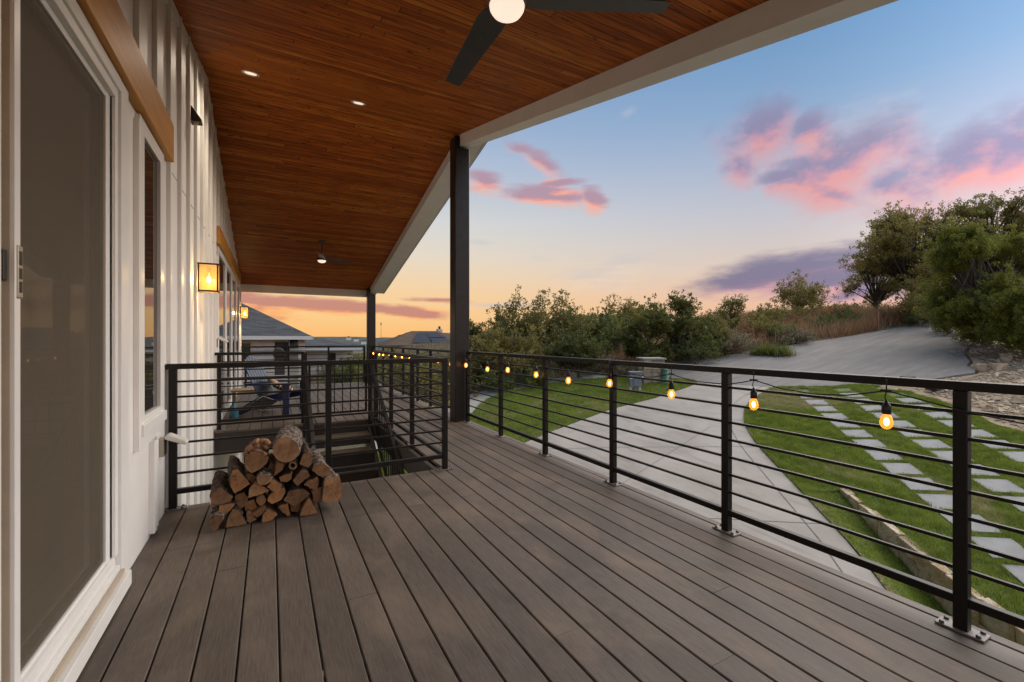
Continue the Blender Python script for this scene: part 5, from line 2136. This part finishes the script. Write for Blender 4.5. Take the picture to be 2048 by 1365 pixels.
# ------------------------------------------------------------------ neighbouring houses
def build_neighbours():
    t = thing('neighbour_house', 'neighbouring house with grey shingle hip roof and pale brick walls', 'house', (-3, 31, -2.3))
    ev = 1.42
    # main hip roof
    x0, x1, y0, y1 = -14.0, 2.15, 28.0, 41.0
    rz, ry, rx = 4.55, 34.5, -3.4
    m = MB()
    m.add([(x0, y0, ev), (x1, y0, ev), (x1, y1, ev), (x0, y1, ev), (x0, ry, rz), (rx, ry, rz)], [(0, 1, 5, 4), (1, 2, 5), (2, 3, 4, 5), (3, 0, 4), (0, 3, 2, 1)])
    m.build('roof', M['shingle_grey'], t)
    m = MB()
    m.add([(1.0, 36.0, 1.30), (5.9, 34.0, .60), (5.9, 44, .60), (1.0, 44, 1.2), (.2, 34.0, .60), (.2, 38.5, 1.72), (3.9, 39.0, 1.30)],
          [(4, 1, 6, 5), (1, 2, 6), (2, 3, 5, 6), (4, 3, 2, 1)])
    m.build('wing_roof', M['shingle_grey'], t)
    m = MB()
    m.box(x0, x1 + .02, y0 - .06, y0 - .003, ev - .19, ev + .01)
    m.box(x1 + .003, x1 + .06, y0 - .06, y1, ev - .19, ev + .01)
    m.box(.2, 5.95, 33.93, 33.99, .42, .61)
    m.build('gutter', M['util_white'], t)
    m = MB()
    m.box(-14, 1.0, 28.55, 29.2, -3.6, ev - .20)
    m.build('wall', M['brick_white'], t)
    m = MB()
    m.box(1.45, 1.80, 28.55, 28.9, -3.6, ev - .2)
    m.build('porch_pillar', M['brick_white'], t)
    for (xa, xb, za, zb) in ((-1.9, -.95, -.2, 1.1), (.25, .95, -.1, 1.1)):
        m = MB()
        m.box(xa, xb, 28.50, 28.546, za, zb)
        m.build('window', M['far_pane'], t)
    m = MB()
    m.box(.1, 5.4, 34.5, 43.5, -3.6, .43)
    m.build('wing_wall', M['brick_white'], t)
    m = MB()
    m.box(3.72, 4.2, 34.44, 34.496, -1.2, .25)
    m.build('wing_window', M['far_pane'], t)
    g = thing('grill', 'dark covered grill on the neighbour patio', 'grill', (.55, 27.4, -.9))
    m = MB()
    m.prism([(.15, 27.2, .55), (.28, 27.2, .80), (.55, 27.2, .78), (.80, 27.2, .48), (.80, 27.2, .30), (.15, 27.2, .30)], (0, .5, 0))
    m.build('cover', M['grill'], g, bevel=.06)
    m = MB()
    m.box(.22, .72, 27.3, 27.6, -.7, .299)
    m.build('stand', M['grill'], g)
    # brown roofed house with solar panels further off
    t = thing('solar_house', 'brown-roofed house with dark solar panels below the far hills', 'house', (18, 62, -4))
    m = MB()
    m.add([(13.0, 58, .45), (24.5, 55, .45), (26, 68, .45), (14, 70, .45), (17.9, 63, 2.45), (21.5, 62, 2.45)], [(0, 1, 5, 4), (1, 2, 5), (2, 3, 4, 5), (3, 0, 4), (0, 3, 2, 1)])
    m.add([(21.5, 54, .3), (29.5, 52.5, .3), (30, 66, .3), (22.5, 64, .3), (24.3, 60, 2.1), (27.5, 59, 2.1)], [(0, 1, 5, 4), (1, 2, 5), (2, 3, 4, 5), (3, 0, 4), (0, 3, 2, 1)])
    m.build('roof', M['shingle_brown'], t)
    m = MB()
    m.box(14, 24, 59.5, 67, -5.5, .44)
    m.box(22.5, 29, 56, 63, -5.5, .29)
    m.build('wall', M['brick_white'], t)
    # panels lie on the front slope
    A, B, Cc, Dd = Vector((13.0, 58, .45)), Vector((24.5, 55, .45)), Vector((21.5, 62, 2.45)), Vector((17.9, 63, 2.45))
    nrm = (B - A).cross(Dd - A).normalized()
    nrm = nrm if nrm.z > 0 else -nrm

    def S_(u, v):
        return (A + (B - A) * u) * (1 - v) + (Dd + (Cc - Dd) * u) * v + nrm * .06
    for (u0, u1, v0, v1) in ((.28, .50, .12, .84), (.505, .80, .48, .84), (.52, .78, .12, .44)):
        m = MB()
        q = [S_(u0, v0), S_(u1, v0), S_(u1, v1), S_(u0, v1)]
        m.prism(q, nrm * .06)
        m.build('solar_panel', M['solar'], t)
    m = MB()
    m.box(21.5, 22.2, 62.0, 62.7, 1.6, 2.75)
    ch = m.build('chimney', M['brick_white'], t)
    m = MB()
    m.box(21.72, 21.98, 62.22, 62.48, 2.752, 3.15)
    m.build('chimney_pot', M['black'], ch)
    # radio mast on the far ridge
    x, y = at(762, 1300)
    m = MB()
    m.tube([(x, y, 0), (x, y, 52)], .5, 5)
    m.box(x - 1.4, x + 1.4, y - 1, y + 1, 42, 50)
    tag(m.build('radio_mast', M['util_grey'], origin=(x, y, 0)), 'thin radio mast on the far hill just right of the far column', 'mast')
    # scattered pale houses on the far hillside
    spots = [(697, 676, 1150, 'leftmost of the pale houses on the far hillside'), (712, 679, 1120, 'second pale house from the left on the far hillside'), (727, 684, 1090, 'lowest pale house left of the far column on the hillside'),
             (815, 668, 1200, 'highest pale house on the hillside above the solar panel roof'), (800, 673, 1150, 'pale house on the hillside left of the solar panel roof')]
    for (pxx, pyy, D, lab) in spots:
        x, y = at(pxx, D)
        z = CAMZ + (679 - pyy) / 888 * D
        h = thing('hillside_house', 'tiny ' + lab, 'house', (x, y, z - 4), 'houses on the far hillside')
        m = MB()
        m.box(x - 6, x + 6, y - 4, y + 4, z - 6, z + 1.5)
        m.build('wall', M['util_white'], h)
        m = MB()
        m.prism([(x - 7, y - 5, z + 1.5), (x + 7, y - 5, z + 1.5), (x, y - 5, z + 4)], (0, 10, 0))
        m.build('roof', M['shingle_brown'], h)


build_neighbours()


# ------------------------------------------------------------------ trees and shrubs
def leaf_quads(C, rad, n, size, rng, up=0.3, aspect=1.9):
    """n leaves round each clump centre; C (k,3), rad (k,3)"""
    k = len(C)
    idx = np.repeat(np.arange(k), n)
    N = len(idx)
    g = rng.normal(0, 1, (N, 3))
    g /= np.linalg.norm(g, axis=1, keepdims=True) + 1e-9
    rr = rng.uniform(0, 1, N) ** .45
    P = C[idx] + g * rr[:, None] * rad[idx]
    P += rng.normal(0, .06, (N, 3)) * rad[idx]
    d = g * .6 + rng.normal(0, .6, (N, 3))
    d[:, 2] += up
    d /= np.linalg.norm(d, axis=1, keepdims=True) + 1e-9
    r2 = rng.normal(0, 1, (N, 3))
    s = np.cross(d, r2)
    s /= np.linalg.norm(s, axis=1, keepdims=True) + 1e-9
    L = size * rng.uniform(.6, 1.35, N)[:, None]
    W = L / aspect
    V = np.stack([P - d * L * .5, P + s * W * .5, P + d * L * .5, P - s * W * .5], 1)
    return V.reshape(-1, 3)


def plant(name, label, cat, group, x, y, crown_z, R, nc, cr, nl, ls, leaf, bark='bark', trunk_r=.12, seed=0, low=-.9, lean=(0, 0), flat=1.0,
          limbs=True, zbase=None, aspect=1.9, fork=.35, shell=.55, extra=None, up=.3, thin=.72, hs=1.0, pads=None):
    """crown_z: crown centre above the base, R: crown radii"""
    rng = np.random.default_rng(seed)
    zb = ground_z(x, y) if zbase is None else zbase
    t = thing(name, label, cat, (x, y, zb), group)
    g = rng.normal(0, 1, (nc * 4, 3))
    g /= np.linalg.norm(g, axis=1, keepdims=True)
    g = g[g[:, 2] > low][:nc]
    if pads:
        pn, pr, pf, pk = pads
        q = rng.normal(0, 1, (pn * 5, 3))
        q /= np.linalg.norm(q, axis=1, keepdims=True)
        q = q[q[:, 2] > low][:pn]
        q = q * rng.uniform(.55, .95, (len(q), 1))
        q = np.repeat(q, pk, axis=0)
        w = rng.normal(0, 1, (len(q), 3))
        w /= np.linalg.norm(w, axis=1, keepdims=True)
        w = w * (rng.uniform(0, 1, (len(q), 1)) ** .4) * np.array([[pr, pr, pr * pf]])
        g = q + w / np.array(R)[None]
    rr = rng.uniform(shell, 1.0, len(g)) * (1 + .16 * np.sin(g[:, 0] * 5 + seed) * np.cos(g[:, 1] * 4 + seed * 2))
    if pads:
        rr = np.ones(len(g))
    C = g * rr[:, None] * np.array(R)[None]
    C[:, 0] += lean[0]
    C[:, 1] += lean[1]
    C[:, 2] += crown_z
    if extra:
        C = np.concatenate([C, np.array(extra, float)])
    C[:, 2] = np.maximum(C[:, 2] * hs, cr * .5)
    rad = cr * rng.uniform(.6, 1.35, (len(C), 1)) * np.array([[1, 1, flat]]) * np.ones((1, 3))
    mb = MB()
    crown_z *= hs
    fz = crown_z * fork
    if limbs:
        mb.tube([(x, y, zb - .3), (x + lean[0] * .1 + .05, y + lean[1] * .1, zb + fz * .5), (x + lean[0] * .3, y + lean[1] * .3, zb + fz), (x + lean[0] * .6, y + lean[1] * .6, zb + fz + (crown_z - fz) * .6)],
                [trunk_r * 1.25, trunk_r, trunk_r * .8, trunk_r * .45], 8)
        for i, c in enumerate(C):
            s = rng.uniform(.6, 1.0)
            a = Vector((lean[0] * .3 * s, lean[1] * .3 * s, fz * s + rng.uniform(0, .35) * (crown_z - fz)))
            b = Vector(c)
            mid = a.lerp(b, .5) + Vector((rng.normal(0, .12), rng.normal(0, .12), rng.uniform(.0, .25))) * (b - a).length * .5
            q = a.lerp(mid, .5) + Vector((rng.normal(0, .05), rng.normal(0, .05), .03))
            end = b + (b - mid).normalized() * cr * .8
            k = trunk_r * rng.uniform(.16, .42)
            off = Vector((x, y, zb))
            mb.tube([a + off, q + off, mid + off, b + off, end + off], [k, k * .8, k * .55, k * .3, .004], 5, cap=False)
    else:
        for i, c in enumerate(C[::2]):
            off = Vector((x, y, zb))
            mb.tube([Vector((rng.normal(0, .1), rng.normal(0, .1), -.05)) + off, Vector((c[0] * .45, c[1] * .45, c[2] * .55)) + off, Vector(c) + off], [trunk_r * .35, trunk_r * .22, .004], 4, cap=False)
    C2, off = [], Vector((x, y, zb))
    for c, r3 in zip(C, rad):
        out_d = Vector(c) - Vector((lean[0], lean[1], crown_z * .8))
        out_d = out_d.normalized() if out_d.length > .01 else Vector((0, 0, 1))
        for q in range(3):
            d = (out_d * .8 + Vector(rng.normal(0, .6, 3)) + Vector((0, 0, .25))).normalized()
            e = Vector(c) + d * float(r3[0]) * rng.uniform(1.15, 2.0)
            if e.z < .1:
                continue
            mb.tube([Vector(c) + off, Vector(c).lerp(e, .55) + Vector(rng.normal(0, .04, 3)) + off, e + off], [.011, .008, .003], 3, cap=False)
            C2.append(tuple(e))
    mb.build('trunk' if limbs else 'stem', M[bark], t)
    V = leaf_quads(C, rad, max(20, int(nl * thin)), ls, rng, up, aspect)
    if C2:
        C2 = np.array(C2)
        V = np.concatenate([V, leaf_quads(C2, np.full((len(C2), 3), cr * .38), max(6, int(nl * .11)), ls, rng, up, aspect)])
    np_obj('crown' if limbs else 'foliage', V, 4, M[leaf], t)
    return t


def build_plants():
    TL = 'trees beyond the sidewalk'
    TR = 'trees on the slope above the road'
    SH = 'shrubs along the road'
    # --- left of the road, behind the sidewalk
    def T(px, D): return at(px, D)
    x, y = T(968, 24.5)
    plant('oak_tree', 'small dense dark oak right beside the near column', 'tree', TL, x, y, 2.5, (1.1, 1.1, 1.3), 34, .42, 190, .13, 'oak_dark', hs=0.82, pads=(11, .48, .6, 4), seed=1, low=-.7)
    x, y = T(1022, 25.5)
    plant('oak_tree', 'oak with a sparse top of two bare leaders behind the sidewalk, left of centre', 'tree', TL, x, y, 2.6, (1.5, 1.4, 1.4), 42, .42, 150, .12, 'oak', 'bark_grey', .11, hs=0.82, pads=(11, .48, .6, 4), seed=2, low=-.6,
          extra=[(.1, 0, 4.0), (.25, 0, 4.5), (-.15, 0, 4.3), (.45, 0, 4.9), (.1, .1, 4.85), (-.5, 0, 3.9), (-.7, 0, 4.2)])
    x, y = T(1098, 25.0)
    plant('oak_tree', 'taller oak with thin twigs reaching up on its right, behind the sidewalk', 'tree', TL, x, y, 2.6, (1.9, 1.5, 1.5), 52, .42, 150, .12, 'oak', 'bark_grey', .12, hs=0.82, pads=(11, .48, .6, 4), seed=3, low=-.6,
          extra=[(-.5, 0, 4.1), (-.6, 0, 4.5), (-.4, 0, 4.75), (.3, 0, 4.2), (.55, 0, 4.6), (.9, 0, 4.7), (1.15, 0, 4.65), (-.9, 0, 4.0), (.7, 0, 4.0), (1.3, 0, 3.9), (1.6, 0, 3.7)])
    x, y = T(1050, 22.6)
    plant('brush_tree', 'grey-green scraggly brush tree right behind the sidewalk', 'tree', TL, x, y, 1.6, (1.7, 1.0, 1.3), 46, .4, 150, .11, 'oak_olive', 'bark_grey', .09, hs=0.82, pads=(12, .45, .55, 4), seed=4, low=-.8, fork=.2)
    x, y = T(990, 22.8)
    plant('brush_tree', 'pale twiggy brush tree at the foot of the small dense oak', 'tree', TL, x, y, 1.7, (1.3, 1.0, 1.3), 38, .4, 140, .11, 'oak_olive', 'bark_grey', .09, hs=0.82, pads=(12, .45, .55, 4), seed=5, low=-.8, fork=.2)
    x, y = T(1158, 22.4)
    plant('cedar_tree', 'low round dark cedar just above the sidewalk bend', 'tree', TL, x, y, 1.45, (1.25, 1.0, 1.05), 54, .36, 210, .10, 'oak_dark', hs=0.76, pads=(13, .42, .75, 5), seed=6, low=-.7, fork=.2)
    x, y = T(1130, 27)
    plant('oak_tree', 'yellow-green oak behind the low round cedar', 'tree', TL, x, y, 2.2, (2.0, 1.4, 1.2), 40, .45, 150, .13, 'oak', hs=0.76, pads=(11, .48, .6, 4), seed=7, low=-.5)
    x, y = T(1226, 31)
    plant('oak_tree', 'feathery light green tree between the oaks and the cedars', 'tree', TL, x, y, 2.3, (1.7, 1.5, 1.3), 40, .5, 130, .15, 'oak_olive', hs=0.76, pads=(11, .48, .6, 4), seed=8, low=-.5, extra=[(.1, 0, 3.8), (-.3, 0, 3.6)])
    x, y = T(1196, 28)
    plant('oak_tree', 'dark bushy oak filling the gap left of the feathery tree', 'tree', TL, x, y, 1.6, (1.6, 1.3, 1.4), 38, .45, 150, .14, 'oak_dark', hs=0.82, pads=(11, .48, .6, 4), seed=9, low=-.8)
    x, y = T(1232, 26)
    plant('oak_tree', 'mid green bushy oak under the feathery tree', 'tree', TL, x, y, 1.2, (1.3, 1.2, 1.3), 38, .45, 150, .13, 'shrub', hs=0.82, pads=(11, .48, .6, 4), seed=10, low=-.8)
    x, y = T(1298, 23.2)
    plant('cedar_tree', 'broad dark cedar on the left of the pair behind the stone pillar', 'tree', TL, x, y, 1.9, (1.1, 1.1, 1.7), 62, .38, 220, .11, 'cedar', hs=0.76, pads=(13, .42, .75, 5), seed=11, low=-.85, fork=.3,
          extra=[(-.1, 0, 3.5), (.3, 0, 3.75), (.5, 0, 3.6), (-.5, 0, 3.2), (-.75, 0, 2.8)])
    x, y = T(1352, 24.0)
    plant('cedar_tree', 'tall airy cedar on the right of the pair behind the stone pillar', 'tree', TL, x, y, 2.6, (1.45, 1.2, 1.5), 60, .34, 160, .11, 'cedar', hs=0.76, pads=(13, .42, .75, 5), seed=12, low=-.5, fork=.35,
          extra=[(.1, 0, 4.1), (-.15, 0, 4.3), (.3, 0, 4.15), (-.45, 0, 4.0), (.9, 0, 3.6), (1.2, 0, 3.5)])
    x, y = T(1380, 25.5)
    plant('cedar_tree', 'dark cedar bush filling in below the tall airy cedar', 'tree', TL, x, y, 1.3, (1.5, 1.2, 1.3), 50, .4, 200, .12, 'cedar', hs=0.76, pads=(13, .42, .75, 5), seed=13, low=-.8)
    x, y = T(1462, 31)
    plant('oak_tree', 'small lone tree with a round airy crown against the pink sky', 'tree', TR, x, y, 2.0, (.95, .9, 1.15), 32, .32, 80, .12, 'oak', hs=0.80, seed=14, low=-.6, fork=.5)
    # --- slope above the road
    x, y = T(1596, 37)
    plant('oak_tree', 'spreading small oak alone on the slope left of the big oak', 'tree', TR, x, y, 2.1, (2.0, 1.6, 1.5), 46, .5, 130, .14, 'oak_olive', hs=0.80, seed=15, low=-.3, extra=[(.2, 0, 3.9), (.4, 0, 4.3), (-.8, 0, 3.4)])
    x, y = T(1838, 31)
    plant('oak_tree', 'large spreading oak on the slope above the road', 'tree', TR, x, y, 4.2, (5.8, 3.6, 3.0), 130, .52, 200, .12, 'oak_olive', 'bark', .30, pads=(46, .95, .42, 6), seed=16, low=-.45, lean=(.4, 0), flat=.55, fork=.35, shell=.45,
          extra=[(-4.6, 1.6, 4.0), (-4.2, 1.5, 4.7), (-5.0, 1.8, 3.2), (-4.9, 1.8, 2.4), (-3.2, 1, 5.4)])
    x, y = T(1752, 33)
    plant('oak_tree', 'lower leaning oak at the left foot of the large oak', 'tree', TR, x, y, 2.3, (2.9, 2.0, 1.8), 75, .46, 190, .12, 'oak_olive', 'bark', .16, pads=(13, .7, .45, 6), seed=17, low=-.6, flat=.7)
    x, y = T(1975, 30)
    plant('oak_tree', 'tall open oak rising behind the junipers on the right', 'tree', TR, x, y, 5.4, (4.4, 3.2, 3.0), 100, .48, 180, .12, 'oak', 'bark', .26, pads=(30, .9, .42, 6), seed=18, low=-.4, flat=.6, shell=.5)
    x, y = T(1828, 28.5)
    plant('brush_tree', 'grey twiggy undergrowth tree below the large oak', 'tree', TR, x, y, 1.7, (2.8, 1.4, 1.7), 80, .45, 190, .12, 'oak_olive', 'bark_grey', .10, pads=(12, .45, .55, 4), seed=19, low=-.8, fork=.2)
    # --- junipers on the right
    x, y = T(1972, 20.5)
    plant('juniper_tree', 'big dense green juniper at the right edge of the road', 'tree', TR, x, y, 3.0, (2.3, 1.9, 3.0), 300, .36, 400, .075, 'juniper', 'bark_grey', .18, pads=(30, .62, .62, 11), seed=20, low=-.95, thin=.95, fork=.25, aspect=1.8, shell=.62, up=.4)
    x, y = T(2075, 17.6)
    plant('juniper_tree', 'smaller low juniper in front of the big one', 'tree', TR, x, y, 1.75, (1.75, 1.4, 1.4), 170, .32, 400, .07, 'juniper', 'bark_grey', .14, pads=(18, .5, .65, 10), seed=21, low=-.9, thin=.95, fork=.25, aspect=1.8, shell=.62, up=.4)
    # --- shrubs on the slope
    sh = [(1520, 27.5, 1.25, .9, 'shrub_yellow', 'round yellow-green shrub at the crest beside the lone tree'),
          (1560, 27, .7, .9, 'shrub', 'mid green shrub below the yellow-green one'),
          (1652, 28, .75, .75, 'shrub', 'bright green shrub in the red grass below the small oak'),
          (1610, 30, .6, 1.0, 'shrub_rust', 'rusty dry bush on the slope below the small oak'),
          (1700, 29, .8, .9, 'shrub', 'green shrub at the left foot of the large oak'),
          (1790, 29, .7, .9, 'shrub_rust', 'rusty bush beside the survey stake'),
          (1842, 27, .55, .8, 'oak_dark', 'dark low shrub by the road below the large oak'),
          (1440, 25.0, 1.0, 1.15, 'oak_olive', 'dull brown-green bush just right of the tall airy cedar'),
          (1410, 23.8, .75, .9, 'shrub', 'leafy shrub by the road right of the stone pillar'),
          (1478, 24.2, .8, .95, 'shrub_grey', 'grey twiggy bush left of the sotol clump'),
          (1500, 27, 1.0, 1.1, 'shrub_rust', 'rusty dry bush behind the sotol clump'),
          (1250, 22.2, .5, .9, 'shrub_grey', 'pale dead bush left of the stone pillar'),
          (1205, 23.2, .5, .8, 'shrub_grey', 'pale dry bush beside the wooden marker post'),
          (1070, 21.4, .5, .7, 'shrub', 'low weedy shrub at the back edge of the sidewalk'),
          (1000, 21.3, .55, .75, 'shrub', 'low leafy shrub at the sidewalk near the column'),
          (1740, 37, 1.1, 1.4, 'oak_olive', 'olive bush on the skyline left of the large oak'),
          (1690, 38, 1.0, 1.4, 'shrub', 'green bush on the skyline between the small and the large oak'),
          (1900, 24, .7, .9, 'oak_dark', 'dark shrub behind the big juniper at the road'),
          (1425, 27.5, 1.5, 1.3, 'oak', 'tall dark bush behind the leafy roadside shrub'),
          (1490, 29.5, 1.25, 1.2, 'oak', 'tall bush at the foot of the small lone tree'),
          (1538, 31, 1.3, 1.3, 'oak_olive', 'olive bush behind the yellow-green crest shrub'),
          (1586, 33, 1.2, 1.5, 'oak', 'dark bush at the foot of the small spreading oak'),
          (1625, 35, 1.3, 1.5, 'oak_olive', 'olive brush right behind the small spreading oak'),
          (1668, 31, .9, 1.1, 'shrub_rust', 'large rusty bush in the red grass left of the large oak'),
          (1590, 25.5, .45, .8, 'shrub_grey', 'low grey bush right of the sotol clumps'),
          (1395, 22.8, .9, 1.0, 'oak_dark', 'dark bush between the stone pillar and the roadside shrub')]
    for i, (px, D, h, r, lf, lab) in enumerate(sh):
        x, y = at(px, D)
        plant('shrub', lab, 'shrub', SH, x, y, h * .62, (r, r * .85, h * .62), 22, .28, 120, .10, lf, 'bark_grey', .05, seed=40 + i, low=-.4, limbs=False)
    # sotol clumps: stiff blades
    for i, (px, D, lab) in enumerate(((1560, 23.0, 'spiky green sotol clump at the road edge'), (1528, 23.6, 'spiky sotol clump just left of the other one'))):
        x, y = at(px, D)
        zb = ground_z(x, y)
        rng = np.random.default_rng(70 + i)
        n = 700
        a = rng.uniform(0, 6.28, n)
        e = rng.uniform(.2, 1.45, n)
        L = rng.uniform(.4, .85, n)
        cx = rng.normal(0, .28, n)
        cy = rng.normal(0, .28, n)
        d = np.stack([np.cos(a) * np.cos(e), np.sin(a) * np.cos(e), np.sin(e)], 1)
        s = np.stack([-np.sin(a), np.cos(a), 0 * a], 1) * .02
        B = np.stack([cx, cy, 0 * cx], 1)
        V = np.stack([B - s, B + s, B + d * L[:, None]], 1).reshape(-1, 3)
        o = np_obj('sotol', V, 3, M['shrub'])
        o.location = (x, y, zb)
        tag(o, lab, 'sotol', 'sotol clumps')
    # --- beyond the deck, left of the column
    bl = [(775, 24, 1.6, 1.3, 'shrub', 'bright leafy tree beyond the railing, just right of the far column'), (815, 22, 1.5, 1.3, 'cedar', 'cedar beyond the railing below the solar panel house'),
          (858, 23, 1.75, 1.3, 'shrub', 'leafy tree beyond the railing in front of the solar panel house'), (890, 21, 1.55, 1.2, 'oak', 'oak beyond the railing left of the near column'),
          (925, 24, 1.6, 1.5, 'oak', 'oak hidden mostly by the near column'), (700, 28, 1.2, 1.5, 'cedar', 'cedar past the far railing beside the neighbour wing'),
          (735, 27, 1.1, 1.4, 'shrub', 'leafy bush past the far railing by the far column'), (840, 19, .9, 1.2, 'oak_olive', 'grey-green bush seen through the walkway railing'),
          (785, 19.5, .8, 1.2, 'oak_olive', 'olive bush seen through the railing by the far column')]
    for i, (px, D, h, r, lf, lab) in enumerate(bl):
        x, y = at(px, D)
        zb = ground_z(x, y)
        top = CAMZ - .95 * (D / 22) - zb     # these crowns stop just under eye level
        h = min(h, max(.45, top * .42))
        cz = max(.5, top - h - .3)
        plant('leafy_tree', lab, 'tree', 'trees beyond the deck railing', x, y, cz, (r, r, h), 44, .40, 150, .12, lf, 'bark_grey', .09, seed=90 + i, low=-.9, fork=.25)
    # far wooded ground that reads as one mass
    rng = np.random.default_rng(21)
    n = 2600
    a = rng.uniform(math.radians(-10), math.radians(48), n)
    r = rng.uniform(46, 260, n)
    X, Y = r * np.sin(a), r * np.cos(a)
    keep = ~((X > 8) & (X < 34) & (Y > 46) & (Y < 74)) & ~((X < 9) & (Y < 48))
    X, Y, r = X[keep], Y[keep], r[keep]
    Z = np.array([ground_z(p, q) for p, q in zip(X, Y)])
    keep = ((CAMZ - Z - 3.6) / r > .012) | (np.arctan2(X, Y) > .46)
    X, Y, Z, r = X[keep], Y[keep], Z[keep], r[keep]
    C = np.stack([X, Y, Z + 1.0], 1)
    R_ = np.stack([1.6 + 0 * X, 1.6 + 0 * X, 1.5 + 0 * X], 1) * rng.uniform(.7, 1.4, (len(X), 1))
    V = leaf_quads(C, R_, 46, .55, rng, .3, 1.6)
    tag(np_obj('far_woodland', V, 4, M['cedar']), 'dark cedar woodland filling the valley beyond the houses', 'woodland', kind='stuff')


build_plants()
